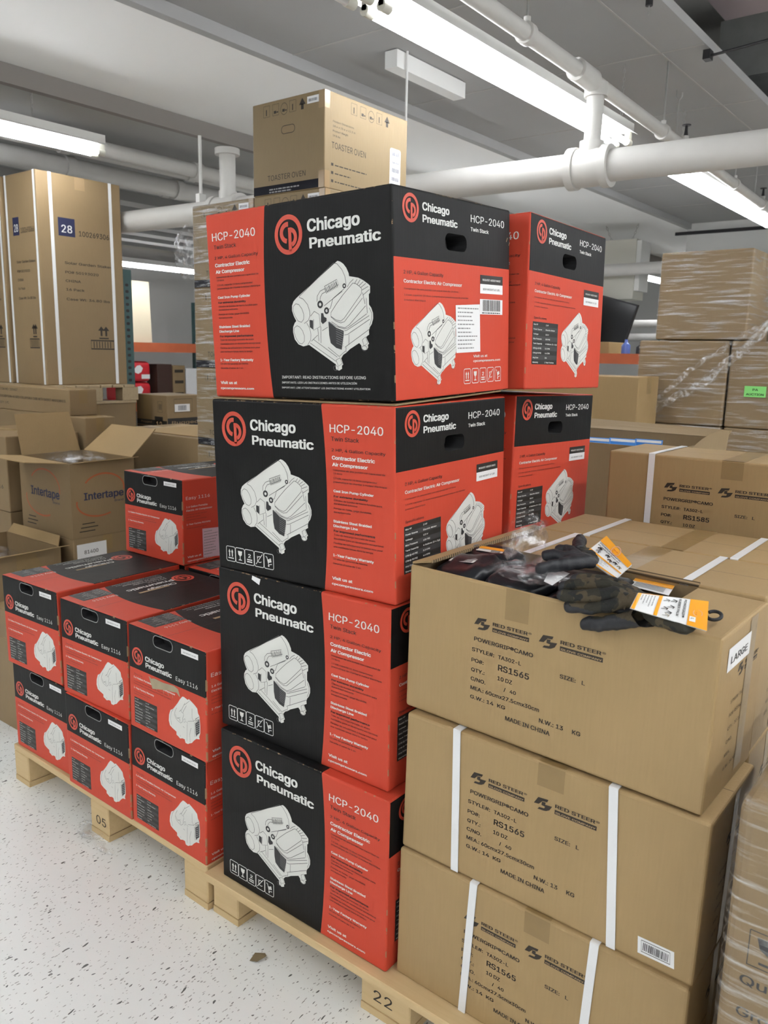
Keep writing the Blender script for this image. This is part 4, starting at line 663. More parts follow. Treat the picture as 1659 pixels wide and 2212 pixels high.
def strap(o, x, w_=.0165, W=RW, H=RH, D=RD, lean=0, nm='strap'):
    mb = MB(); e = .0022
    pr = [(-e, .002, lean), (-e, H+e*.4, 0), (0, H+e, 0), (D, H+e, 0), (D+e, H, 0), (D+e, .002, lean)]
    a = [(x-w_/2+l, y, z) for y, z, l in pr]; b = [(x+w_/2+l, y, z) for y, z, l in pr]; n = len(a)
    ia = [(q[0], q[1]*1.0+(.0012 if q[1] < D/2 else -.0012), q[2]-(.0012 if q[2] > .1 else 0)) for q in a]; ib = [(q[0], i_[1], i_[2]) for q, i_ in zip(b, ia)]
    mb.mesh(a+b, [(i, i+n, i+1+n, i+1) for i in range(n-1)], 'strap')
    mb.mesh(ia+ib, [(i, i+1, i+1+n, i+n) for i in range(n-1)], 'strap')
    q = mb.build(nm, o); q['label'] = 'white plastic strap'; return q
def pose(o, t): o.location = t[:3]; o.rotation_euler = (-t[5], t[4], t[3])
# ---------------------------------------------------------------- the room
X0, X1, Y0, Y1, ZC = -12.2, 6.4, -7.0, 16.0, 3.2
mb = MB(); mb.box(X0, X1, Y0, Y1, -.1, 0, floor_mat()); struct(mb, 'floor')
mb = MB(); mb.box(X0-.1, X0, Y0, Y1, 0, 4.2, 'white'); struct(mb, 'wall_left')
mb = MB(); mb.box(X1, X1+.1, Y0, Y1, 0, 4.2, 'white'); struct(mb, 'wall_right')
mb = MB(); mb.box(X0, X1, Y1, Y1+.1, 0, 4.2, 'white'); struct(mb, 'wall_back')
mb = MB(); mb.box(X0, X1, Y0-.1, Y0, 0, 4.2, 'white'); struct(mb, 'wall_front')
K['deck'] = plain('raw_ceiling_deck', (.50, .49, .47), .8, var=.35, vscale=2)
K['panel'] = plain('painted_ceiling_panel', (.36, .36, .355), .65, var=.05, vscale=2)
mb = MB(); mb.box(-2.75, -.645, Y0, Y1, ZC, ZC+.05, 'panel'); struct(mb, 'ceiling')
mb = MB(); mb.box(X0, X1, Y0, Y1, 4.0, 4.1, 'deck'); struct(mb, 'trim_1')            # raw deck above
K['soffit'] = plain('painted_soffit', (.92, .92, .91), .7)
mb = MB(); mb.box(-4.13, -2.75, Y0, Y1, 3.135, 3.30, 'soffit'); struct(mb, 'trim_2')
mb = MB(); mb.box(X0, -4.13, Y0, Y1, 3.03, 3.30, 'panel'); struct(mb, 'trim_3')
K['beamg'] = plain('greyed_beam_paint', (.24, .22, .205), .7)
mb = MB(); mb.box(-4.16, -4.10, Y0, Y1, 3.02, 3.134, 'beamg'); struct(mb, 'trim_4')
# cover strips over the panel joints
mb = MB()
mb.box(-2.762, -2.70, Y0, Y1, 3.132, 3.2, 'panel'); struct(mb, 'trim_5')
K['joint'] = plain('joint_shadow_paint', (.42, .41, .39), .7)  # plain grey paint of the joint strips
mb = MB()
mb.box(-.905, -.895, Y0, Y1, 3.1965, 3.2, 'joint')
for y in (2.58, 3.80, 5.02, 6.24, 7.46, 8.68, 1.36): mb.box(-2.7, -.655, y-.006, y+.006, 3.1965, 3.2, 'joint')
struct(mb, 'trim_6')
# bulkhead across the far end
mb = MB(); mb.box(-2.75, X1, 10, 10.3, 2.55, 3.2, 'white'); mb.box(-2.9, X1, 9.97, 10.0, 3.06, 3.10, 'blackm'); struct(mb, 'trim_7')

# ---------------------------------------------------------------- lamps
def lamp_fixture(x, y0, y1, z, label, group='fluorescent ceiling lamps', chains=(), lit=True):
    o = empty('fluorescent_lamp', (x, y0, z+.06)); tag(o, label, 'ceiling lamp', group); L = y1-y0
    mb = MB(); mb.box(-.065, .065, .0, L, 0, .05, 'white')
    mb.mesh([(-.065, 0, 0), (.065, 0, 0), (.065, L, 0), (-.065, L, 0), (-.10, 0, -.02), (.10, 0, -.02), (.10, L, -.02), (-.10, L, -.02)], [(0, 4, 7, 3), (1, 2, 6, 5)], 'white')
    mb.build('housing', o)
    for s in (-.042, .042):
        t = MB(); t.tube([(s, .045, -.06), (s, L-.045, -.06)], .017, 'tube' if lit else 'deadtube', 12); t.build('tube', o)
        for a, b in ((0, .05), (L-.05, L)):
            c = MB(); c.tube([(s, a, -.06), (s, b, -.06)], .021, 'beige', 12); c.box(s-.012, s+.012, a, b, -.06, .0, 'beige'); c.build('lamp_holder', o)
    top = (3.195 if x < -.7 and x > -2.7 else (4.0 if x > -.7 else (3.03 if x < -4.1 else 3.135)))-z-.06
    if not chains:
        for yc in (.3, L-.3):
            c = MB(); c.tube([(0, yc, .05), (0, yc, top)], .005, 'steel', 6); c.build('hanger_rod', o)
    for yc in chains:
        c = MB(); chain_links(c, (0, yc-y0, .05), (0, yc-y0, top), .014); c.build('chain', o)['label'] = 'thin hanging chain'
    return o
def chain_links(mb, a, b, s, mat='steel'):
    a = Vector(a); b = Vector(b); n = max(3, int((b-a).length/(s*1.7))); d = (b-a)/n; u = d.normalized()
    p = u.cross(Vector((1, .3, 0))).normalized(); q = u.cross(p)
    for i in range(n):
        c = a+d*(i+.5); v = p if i % 2 else q
        mb.tube([c+u*s*math.cos(t)+v*s*.45*math.sin(t) for t in [k*math.pi/4 for k in range(9)]], s*.16, mat, 5, False)
lamp_fixture(-1.135, 1.42, 3.90, 2.75, 'long twin-tube lamp above the toaster oven carton, nearest in view', chains=(3.85, 1.5))
lamp_fixture(-1.135, 4.72, 7.66, 2.75, 'twin-tube lamp behind the thick white pipe at upper right', chains=(4.95,))
lamp_fixture(-1.135, -1.12, 1.36, 2.75, 'unlit twin-tube lamp whose end holders show at the top edge', lit=False)
lamp_fixture(-1.135, -3.66, -1.18, 2.75, 'twin-tube lamp in the same row behind the photographer')
lamp_fixture(-4.17, -.30, 2.20, 2.75, 'twin-tube lamp at left above the tall strapped garden stake carton', chains=(1.72,))
lamp_fixture(-4.17, -2.85, -.40, 2.75, 'twin-tube lamp left of the photographer')
lamp_fixture(-4.15, 11.9, 14.0, 2.75, 'short bright lamp far behind the hanging screen')
lamp_fixture(-9.7, 5.2, 7.7, 2.66, 'lamp glowing over the far orange rack at left')
for x_, nm_ in ((1.9, 'just right of the photographer'), (4.9, 'farther right of the photographer')):
    for ya, yb, wh in ((-3.66, -1.18, 'behind'), (-1.12, 1.36, 'level'), (1.42, 3.90, 'ahead'), (4.72, 7.2, 'far ahead')): lamp_fixture(x_, ya, yb, 2.75, 'twin-tube lamp outside the frame, row %s, %s' % (nm_, wh))
for x_, nm_ in ((-1.135, 'nearest row'), (1.9, 'row on the right'), (-4.17, 'row on the left')): lamp_fixture(x_, -6.3, -3.72, 2.75, 'twin-tube lamp far behind the photographer, '+nm_)
lamp_fixture(-4.17, 4.7, 7.2, 2.75, 'twin-tube lamp in the left row beyond the tall carton')

# ---------------------------------------------------------------- pipes
def ppt(x): return Vector((x, 2.68+.0542*(x+4.64), 2.40))
o = empty('drain_pipe', ppt(-1.0)); tag(o, 'thick white pipe crossing the ceiling behind the black cartons', 'pipe')
def loc(v): return Vector(v)-ppt(-1.0)
mb = MB(); mb.tube([loc(ppt(-8.5)), loc(ppt(-.86)), loc(ppt(3.5))], .078, 'pipe', 28); mb.build('pipe_run', o)
cx = -.87
for xc, wd in ((-.87, .20), (-3.49, .24)):
    mb = MB()
    for a, b, r in ((-wd/2, wd/2, .094), (-wd/2-.012, -wd/2+.03, .104), (wd/2-.03, wd/2+.012, .104)): mb.tube([loc(ppt(xc+a)), loc(ppt(xc+b))], r, 'pipe', 28)
    mb.tube([loc(ppt(xc))+Vector((0, 0, .05)), loc(ppt(xc))+Vector((0, 0, .125))], .062, 'pipe', 20)
    mb.build('pipe_coupling', o)['label'] = 'wide banded tee coupling'
pz = loc(ppt(cx))
mb = MB(); mb.tube([pz+Vector((0, 0, .1)), pz+Vector((.005, 0, .36))], .043, 'pipe', 20); mb.tube([pz+Vector((.005, 0, .335)), pz+Vector((.005, 0, .40))], .058, 'pipe', 20); mb.build('riser_pipe', o)
pz = loc(ppt(-3.49))
mb = MB(); mb.tube([pz+Vector((0, 0, .1)), pz+Vector((0, 0, .38))], .055, 'pipe', 20); mb.tube([pz+Vector((0, 0, .36)), pz+Vector((0, 0, .40))], .085, 'pipe', 20); mb.build('riser_pipe', o)
mb = MB(); p = loc(ppt(-3.76)); mb.tube([p+Vector((0, 0, .09)), p+Vector((0, 0, .52))], .012, 'white', 8); mb.box(p.x-.02, p.x+.02, p.y-.03, p.y+.03, p.z+.07, p.z+.13, 'white'); mb.build('pipe_hanger', o)
# thin pipe running away from us along the ceiling
o = empty('sprinkler_pipe', (-.80, 2.73, 2.80)); tag(o, 'thin white sprinkler pipe running along the ceiling toward the back', 'pipe')
mb = MB(); mb.tube([(.05, -4.5, 0), (-.06, 0, 0), (-.21, 4.0, 0), (-.36, 7.2, 0)], .036, 'pipe', 18); mb.build('pipe_run', o)
mb = MB(); mb.tube([(-.058, -.10, 0), (-.066, .10, 0)], .052, 'pipe', 18); mb.build('pipe_coupling', o)
for y, xx in ((-.62, -.043), (1.22, -.106), (3.0, -.172)):
    mb = MB(); mb.tube([(xx, y-.022, 0), (xx-.001, y+.022, 0)], .046, 'pipe', 18); mb.tube([(xx, y, .03), (xx, y, .40)], .006, 'steel', 6); mb.tube([(xx, y, .036), (xx, y, .065)], .016, 'pipe', 8); mb.build('pipe_hanger', o)
for y, xx in ((1.66, -.118), (4.0, -.21)):
    mb = MB(); mb.tube([(xx, y-.04, 0), (xx-.001, y+.04, 0)], .048, 'pipe', 18); mb.tube([(xx, y, .03), (xx, y, .07)], .02, 'pipe', 10); k = mb.build('sprinkler_tee', o)
    mb = MB(); mb.tube([(xx, y, .07), (xx, y, .10), (xx, y, .135)], [.014, .010, .008], 'blackm', 10); mb.tube([(xx, y, .133), (xx, y, .138)], .028, 'blackm', 16); mb.build('sprinkler_head', k)['label'] = 'black upright sprinkler head'
# pipes along the left ceiling
for i, (x, z, r, lab) in enumerate(((-4.62, 2.90, .055, 'white pipe run nearest the beam, upper left'), (-4.95, 2.94, .045, 'second white pipe run from the beam, upper left'), (-5.40, 2.90, .075, 'thickest of the parallel pipes above the tall carton'), (-5.85, 2.95, .04, 'outermost thin pipe of the parallel pipes at left'))):
    o = empty('ceiling_pipe', (x, 3, z)); tag(o, lab, 'pipe', 'parallel pipes under the left ceiling')
    mb = MB(); mb.tube([(0, -4, 0), (0, 6, 0)], r, 'pipe', 16); mb.build('pipe_run', o)
    for y in (-.9+.3*i, .4+.2*i):
        mb = MB(); mb.tube([(0, y-.04, 0), (0, y+.04, 0)], r*1.22, 'pipe', 16); mb.build('pipe_coupling', o)
for i in range(6):
    mb = MB(); x = -6.6-.62*i; mb.box(x-.13, x+.13, -2, 12, 2.93, 3.03, 'panel'); q = struct(mb, 'trim_%d' % (8+i))
# small hardware on the ceiling
mb = MB(); mb.box(-.045, .045, -.37, .37, -.045, .05, 'white'); o = mb.build('ceiling_box', loc=(-2.16, 3.22, 3.145)); tag(o, 'white slim box fixed to the ceiling left of the bright lamp', 'light box')
mb = MB(); mb.tube([(0, 0, 0), (0, 0, -1.0)], .007, 'white', 8); o = mb.build('hanger_rod', loc=(-2.10, 2.93, 3.2)); tag(o, 'thin white rod hanging from the ceiling behind the toaster oven carton', 'rod')
o = empty('fire_sprinkler', (-.66, 2.98, 3.155)); tag(o, 'dark sprinkler on the ceiling edge at the top of the frame', 'sprinkler')
mb = MB(); mb.tube([(0, 0, .04), (0, 0, -.015)], .018, 'blackm', 12); mb.tube([(0, -.03, .02), (.05, .04, .035)], .010, 'blackm', 8); mb.build('sprinkler_body', o)
mb = MB(); mb.tube([(0, 0, -.01), (0, 0, -.055)], .004, 'steel', 6); mb.build('pin', o)
o = empty('conduit', (-.645, 3.86, 3.15)); tag(o, 'black conduit leaving the ceiling edge toward upper right', 'conduit')
mb = MB(); mb.tube([(0, 0, 0), (2.5, -.42, .02)], .008, 'blackm', 8); mb.build('rod', o)
mb = MB(); mb.box(-.02, .02, -.03, .03, -.02, .03, 'blackm'); mb.build('clamp', o)
o = empty('air_duct', (-.55, 5.6, 3.55)); tag(o, 'dull metal air duct above the ceiling edge at upper right', 'duct')
mb = MB(); mb.box(-.5, 4.5, -.3, .3, -.1, .3, 'galv'); mb.build('duct_run', o)
for x in (.3, 1.6, 2.9):
    mb = MB(); mb.box(x-.02, x+.02, -.32, .32, -.12, .32, 'galv'); mb.build('duct_flange', o)
K['mauve'] = plain('mauve_grey_paint', (.30, .25, .26), .6)
mb = MB(); mb.box(-.36, .6, -.30, .30, 0, .12, 'mauve'); mb.box(-.2, .6, -.14, -.10, -.012, 0, 'mauve'); o = mb.build('unlit_ceiling_box', loc=(-.36, 4.05, 3.5)); tag(o, 'mauve grey unlit ceiling box at the top right corner', 'ceiling box')
for i, y in enumerate((3.1, 4.2)):
    mb = MB(); mb.box(-.9, 4.5, y-.01, y+.01, 3.96, 4.0, 'galv'); struct(mb, 'trim_%d' % (20+i))
for (x, y, lab) in ((-1.03, 4.52, 'rod with open hook hanging right of the black sprinkler head'), (-.98, 6.35, 'rod hanging at the right edge above the far lamp')):
    o = empty('hook_rod', (x, y, 3.2)); tag(o, lab, 'rod')
    mb = MB(); mb.tube([(0, 0, -.06), (0, 0, -.38)], .005, 'steel', 6); mb.build('rod', o)
    mb = MB(); mb.tube([(-.02, 0, 0), (-.02, 0, -.045), (-.01, 0, -.06), (.01, 0, -.06), (.02, 0, -.045), (.02, 0, -.02)], .004, 'steel', 6); mb.build('hook', o)
# hanging screen with its white mount box
o = empty('screen_mount', (-3.36, 9.15, 2.2)); tag(o, 'white box hung on two chains behind the rear black carton stack', 'mount')
mb = MB(); mb.box(-.30, .27, 0, .35, 0, .74, 'beige'); mb.box(.27, .33, .02, .33, .1, .72, 'white'); mb.build('mount_box', o)
for a in ((-.10, -.22), (.17, .26)):
    mb = MB(); chain_links(mb, (a[0], .1, .74), (a[1], .1, .99), .022); mb.build('chain', o)
o = empty('hanging_screen', (-3.34, 9.1, 2.215)); tag(o, 'dark flat screen hanging under the white mount box', 'screen'); o.rotation_euler = (.0, .27, .12)
mb = MB(); mb.box(-.42, .36, -.03, .03, -.70, 0, 'blackm'); mb.build('screen_frame', o)
mb = MB(); mb.box(-.40, .345, -.034, -.03, -.68, -.02, 'scr'); mb.build('screen_glass', o)
o = empty('cross_pipe', (-2, 8.95, 2.53)); tag(o, 'white pipe crossing behind the rear carton stack, in front of the mount box', 'pipe')
mb = MB(); mb.tube([(-5, 0, 0), (4, 0, .04)], .075, 'pipe', 20); mb.build('pipe_run', o)
for i, (z, lab) in enumerate(((2.05, 'upper far pipe seen beside the hanging screen'), (1.85, 'lower far pipe seen beside the hanging screen'))):
    mb = MB(); mb.tube([(-4, 0, 0), (3, 0, 0)], .07, 'pipe', 14); q = mb.build('far_pipe', loc=(-4, 13+i, z)); tag(q, lab, 'pipe')
# ---------------------------------------------------------------- pallets
def pallet(name, x0, x1, y0, y1, label, number=None, blocks=None, mat='wood', ztop=.128, yaw=0, inset=0):
    o = empty(name, (x0, y0, 0), (0, 0, yaw)); tag(o, label, 'pallet'); W = x1-x0; D = y1-y0
    bl = blocks or [(0, .10), (W/2-.06, W/2+.06), (W-.10, W)]; td = .021
    for r, ya in enumerate((inset, D/2-.06, D-.12)):
        for i, (a, b) in enumerate(bl):
            q = rbox('block', b-a, .14 if r != 1 else .12, ztop-td-.019, mat, .003, 1, o); q.location = (a, ya, .019)
            if r == 0 and number and i == number[1]:
                p = Pr(Fr((0, 0, 0), (1, 0, 0), (0, 0, 1))); p.text(number[0], .036 if number[0] == '22' else .03, .022, .052, .038, 'kk', .2); p.build('stamped_number', q)
    for i, (a, b) in enumerate(bl):
        q = MB(); q.box(a, b, inset, D, 0, .018, mat); q.build('bottom_board', o)
    n = 7; bw = D/n
    for i in range(n):
        q = rbox('deck_board', W, bw-.012 if i else bw-.004, td, mat, .002, 1, o); q.location = (0, i*bw, ztop-td)
    return o
pallet('wooden_pallet', -.44, .775, -.052, .85, 'pale wooden pallet stamped 22 under the large black cartons', ('22', 1), [(0, .095), (.50, .635), (1.12, 1.215)], inset=.03)
pallet('wooden_pallet', -1.47, -.452, -.010, .92, 'pale wooden pallet stamped 05 under the small red cartons', ('05', 1), [(0, .09), (.465, .56), (.92, 1.018)], yaw=-.02)
# ---------------------------------------------------------------- cartons in the foreground
P = {
'R3':(0.133,0.017,0.732,-0.025,0.015,-0.006),'R2':(0.147,-0.002,0.429,-0.001,0.015,0.005),'R1':(0.144,-0.007,0.128,-0.009,0.008,-0.001),
'C4':(-0.393,-0.028,0.130,0.001,0.001,0.002),'C3':(-0.417,-0.002,0.527,-0.000,-0.011,0.005),'C2':(-0.422,0.004,0.926,0.024,-0.019,-0.016),'C1':(-0.436,0.017,1.332,0.005,-0.026,-0.034),
'D1':(-0.408,0.474,1.349,0.019,-0.024,0.011),'D2':(-0.475,0.573,0.938,-0.018,-0.005,0.019),
'Ea2':(-1.451,-0.018,0.428,0.001,-0.012,0.001),'Eb2':(-1.115,-0.020,0.421,0.023,0.009,0.005),'Ec2':(-0.763,-0.030,0.424,-0.007,0.007,0.012),
'Ea1':(-1.455,-0.004,0.129,-0.000,0.005,0.001),'Eb1':(-1.106,-0.025,0.129,-0.004,0.012,-0.003),'Ec1':(-0.779,-0.025,0.128,-0.013,0.010,0.011),'Ed3':(-1.436,0.431,0.722,0.010,0.004,0.009)}
g = 'large black and red air compressor cartons'; N_ = 'compressor_carton'
c2 = tag(tstack(N_, 'A'), 'large black and red carton, second from the top of the front stack', 'carton', g); pose(c2, P['C2'])
c3 = copy_tree(c2, label='large black and red carton with a white paper scrap, second from the bottom'); pose(c3, P['C3'])
p = Pr(front()); p.poly([(.1205, .4005), (.1476, .3965), (.1433, .382), (.1183, .3911)], 'paper', 4); p.build('paper_scrap', c3)['label'] = 'white paper scrap'
c4 = copy_tree(c2, label='large black and red carton standing on the pallet at the bottom of the front stack'); pose(c4, P['C4'])
d2 = copy_tree(c2, label='large black and red carton second from the top of the rear stack'); pose(d2, P['D2'])
d1 = copy_tree(c2, label='large black and red carton topping the rear stack, plain specification table end'); pose(d1, P['D1'])
d3 = copy_tree(c2, label='large black and red carton third from the top of the rear stack', loc=(-.43, .49, .532), rot=(0, 0, 0))
d4 = copy_tree(c2, label='large black and red carton at the bottom of the rear stack', loc=(-.42, .48, .129), rot=(0, 0, 0))
c1 = tag(tstack(N_, 'B'), 'large black and red carton topping the front stack, white sticker on its end', 'carton', g); pose(c1, P['C1'])
mb = MB(); mb.plate([(.002, .004, CH+.001), (CW-.002, .004, CH+.001), (CW-.002, CD-.02, CH+.012), (.002, CD-.02, CH+.012)], (0, 0, 1), .003, 'kraft2'); mb.build('top_flap', c2)['label'] = 'brown board flap edge'
ge = 'small red and black air compressor cartons'
e = tag(tsmall(), 'small red carton with a torn tan scuff, upper right of the front rows', 'carton', ge); pose(e, P['Ec2'])
first = e
for k, lab in (('Ea2', 'small red carton at the left of the upper front row'), ('Eb2', 'small red carton in the middle of the upper front row'), ('Ea1', 'small red carton on the pallet at the left of the bottom row'), ('Eb1', 'small red carton on the pallet in the middle of the bottom row'),
               ('Ec1', 'small red carton on the pallet at the right of the bottom row'), ('Ed3', 'small red carton alone on top, with a lilac sticker on its side')):
    q = copy_tree(e, label=lab); pose(q, P[k])
    if k == 'Ed3':
        s = Pr(endx(EW)); s.poly([(.0818, .1169), (.1654, .1117), (.1654, .008), (.0845, .0161)], 'lilac', 4); greeked(s, .089, .104, .07, 9, .010, 'g', .0026, 5, 4); s.build('shipping_sticker', q)['label'] = 'lilac paper sticker'
for i, x in enumerate((-1.45, -1.11, -.77)):
    for j in range(2):
        copy_tree(e, loc=(x, .45, .129+.2935*j), rot=(0, 0, 0), label='small red carton in the rear row, %s %s' % (('left', 'middle', 'right')[i], ('on the pallet', 'upper layer')[j]))
p = Pr(front()); p.poly([(.088, .168), (.100, .163), (.112, .167), (.150, .166), (.195, .1705), (.212, .166), (.221, .146), (.214, .149), (.206, .155), (.190, .152), (.170, .1505), (.140, .144), (.122, .140), (.104, .136), (.098, .148)], 'scuff', 4)
for a in (.12, .15, .17, .188): p.stroke([(a, .146), (a+.002, .136)], .0011, 'scuff', 4)
p.build('torn_scuff', first)['label'] = 'torn patch of bare tan board'
# glove cartons
gr = 'strapped glove cartons'
r2 = tag(red_steer('glove_carton', shift=0), 'brown glove carton with a white barcode label, middle of the front stack', 'carton', gr); pose(r2, P['R2'])
for x in (.1205, .437): strap(r2, x, lean=.012 if x < .2 else .022)
p = Pr(front()); p.poly([(.5035, .0496), (.5655, .0507), (.5685, .0197), (.5060, .0186)], 'paper', 3); p.stroke([(.510, .045), (.559, .046), (.561, .025), (.512, .024)], .0012, 'k', 4, True); bars(p, .514, .0275, .043, .0145, 'k', lay=5, seed=5)
p.build('barcode_label', r2)['label'] = 'white barcode label'
r1 = tag(red_steer('glove_carton', shift=.008), 'brown glove carton at the bottom of the front stack, printing crossed by a strap', 'carton', gr); pose(r1, P['R1'])
strap(r1, .183, lean=-.013); strap(r1, .434, lean=-.012)
s1 = None
for row, y in ((1, .262), (2, .520)):
    for lv in range(3):
        lab = '%s brown glove carton in the %s row behind the open one' % (('lowest', 'middle', 'top strapped')[lv], ('first', 'second')[row-1])
        if s1 is None:
            s1 = tag(red_steer('glove_carton'), lab, 'carton', gr); s1.location = (.136, y+.006, .129+.2995*lv); strap(s1, .122); strap(s1, .455)
        else: copy_tree(s1, loc=(.136+(.02 if row == 2 else 0), y+.006, .129+.2995*lv), rot=(0, 0, 0), label=lab)
t = tag(red_steer('glove_carton', code='RS1585'), 'brown glove carton marked RS1585 at the back, taped and strapped', 'carton', gr); t.location = (.178, .868, .894); t.rotation_euler = (0, 0, 0); strap(t, .118)
for ch in list(bpy.data.objects):
    if ch.parent == t and ch.name.startswith('packing_tape') and 'end' in str(ch.get('label')): pass
for lv in range(3): copy_tree(s1, loc=(.178, .868, .0005+.298*lv), rot=(0, 0, 0), label='brown glove carton under the RS1585 carton, %s' % ('lowest', 'middle', 'upper')[lv])
# the open glove carton
o = empty('open_glove_carton', (0, 0, 0)); tag(o, 'open brown glove carton with LARGE sticker, torn top full of bagged gloves', 'carton', gr)
T = .004
bm = MB()
body = rbox('carton_body', RW, RD, RH, 'kraft', .006, 3, o)
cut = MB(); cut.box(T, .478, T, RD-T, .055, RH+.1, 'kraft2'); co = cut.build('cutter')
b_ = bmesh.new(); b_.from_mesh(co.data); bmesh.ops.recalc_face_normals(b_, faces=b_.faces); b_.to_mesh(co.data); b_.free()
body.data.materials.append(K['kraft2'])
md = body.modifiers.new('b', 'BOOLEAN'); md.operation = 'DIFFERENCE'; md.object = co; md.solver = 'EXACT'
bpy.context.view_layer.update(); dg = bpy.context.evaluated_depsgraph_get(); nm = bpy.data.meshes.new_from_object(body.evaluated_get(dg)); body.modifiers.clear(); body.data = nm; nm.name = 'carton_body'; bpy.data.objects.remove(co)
pose(o, P['R3'])
rs_prints(o); p = Pr(front()); p.poly([(.2205, .2385), (.2690, .2400), (.2690, RH-.002), (.2205, RH-.002)], 'tape', 1); p.build('packing_tape', o)['label'] = 'brown packing tape'
p = Pr(endx(RW)); p.rect(.150, .02, .190, RH-.003, 'tape', 3); p.build('packing_tape', o)['label'] = 'brown tape down the end'
p = Pr(endx(RW)); p.poly([(.040, .232), (.158, .232), (.158, .272), (.040, .272)], 'paper', 4); p.text('LARGE', .055, .243, .088, .017, 'k', 1, 5); p.build('size_sticker', o)['label'] = 'white sticker reading LARGE'
mb = MB(); mb.plate([(.003, .004, RH+.001), (.030, .030, RH+.003), (.052, .43, RH+.012), (.018, .455, RH+.008)], (0, 0, 1), .004, 'kraft'); q = mb.build('cardboard_strip'); q.matrix_world = Matrix.Translation(o.location) @ o.rotation_euler.to_matrix().to_4x4(); tag(q, 'torn strip of cardboard lying along the left edge of the glove cartons', 'cardboard')
mb = MB(); mb.plate([(.030, .030, RH+.002), (.052, .43, RH+.011), (.052, .43, RH+.020), (.030, .030, RH+.0075)], (1, 0, 0), .002, 'flute'); mb.build('torn_edge', q)['label'] = 'corrugated torn edge'
mb = MB(); mb.plate([(.30, RD-.004, RH+.001), (.478, RD-.004, RH+.001), (.478, RD+.004, RH+.006), (.30, RD+.004, RH+.006)], (0, 0, 1), .003, 'flute'); mb.build('torn_edge', o)
# bagged glove packs inside
def pillow(name, loc, dims, rot, mat, seed, amp=.12):
    rn = random.Random(seed); bm = bmesh.new(); bmesh.ops.create_icosphere(bm, subdivisions=4, radius=1)
    ph = [rn.uniform(0, 6) for _ in range(6)]
    for v in bm.verts:
        n = v.co.copy(); q = [math.copysign(abs(c)**.62, c) for c in n]
        k = 1+amp*(math.sin(5*n.x+ph[0])*math.sin(6*n.y+ph[1])+.6*math.sin(11*n.x+ph[2]+4*n.y)*math.sin(9*n.z+ph[3]))
        v.co = Vector((q[0]*dims[0], q[1]*dims[1], q[2]*dims[2]*k))
    me = bpy.data.meshes.new(name); bm.to_mesh(me); bm.free(); me.polygons.foreach_set('use_smooth', [True]*len(me.polygons)); me.materials.append(K[mat])
    ob = bpy.data.objects.new(name, me); link(ob); ob.location = loc; ob.rotation_euler = rot; return ob
GB = .732
packs = [((.215, .112, 1.005), (.058, .070, .032), (.10, -.06, .1), 'bagged black glove pack at the left front corner of the open carton'), ((.215, .205, 1.005), (.066, .058, .034), (.05, .05, .3), 'bagged black glove pack at the left back of the open carton, orange card showing'),
         ((.335, .112, 1.000), (.058, .075, .034), (.0, .04, -.05), 'bagged black glove pack in the middle of the open carton'), ((.43, .20, .995), (.10, .058, .032), (0, 0, 0), 'bagged black glove pack at the back of the open carton behind the gloves'),
         ((.455, .108, .982), (.058, .072, .034), (0, -.05, .05), 'bagged black glove pack under the camouflage glove'), ((.553, .155, .985), (.050, .05, .028), (.1, 0, 0), 'bagged glove pack beside the closed flap')]
for i, (l, d, r, lab) in enumerate(packs[:5]):
    q = pillow('bagged_glove_pack', l, d, r, 'packm', 20+i); tag(q, lab, 'glove pack', 'bagged glove packs')
    p = Pr(Fr((-.035, -.02, d[2]*.98), (1, 0, 0), (0, 1, 0)))
    if i in (0, 1): p.rect(0, 0, .055, .016, 'w', 3); p.rect(.0, .018, .055, .036, 'orangec' if i == 1 else 'g', 3); bars(p, .03, .002, .02, .012, 'k', lay=4)
    else: p.rect(.005, .0, .05, .012, 'g', 3); p.rect(.005, .014, .05, .016, 'w', 3)
    p.build('card_label', q)['label'] = 'printed card showing through the bag'
for i in range(4):
    q = pillow('bagged_glove_pack', (.20+.11*i, .14, .87), (.052, .09, .05), (0, 0, 0), 'packm', 40+i); tag(q, 'bagged glove pack in the lower layer of the open carton, %s' % ('far left', 'centre left', 'centre right', 'far right')[i], 'glove pack', 'bagged glove packs')
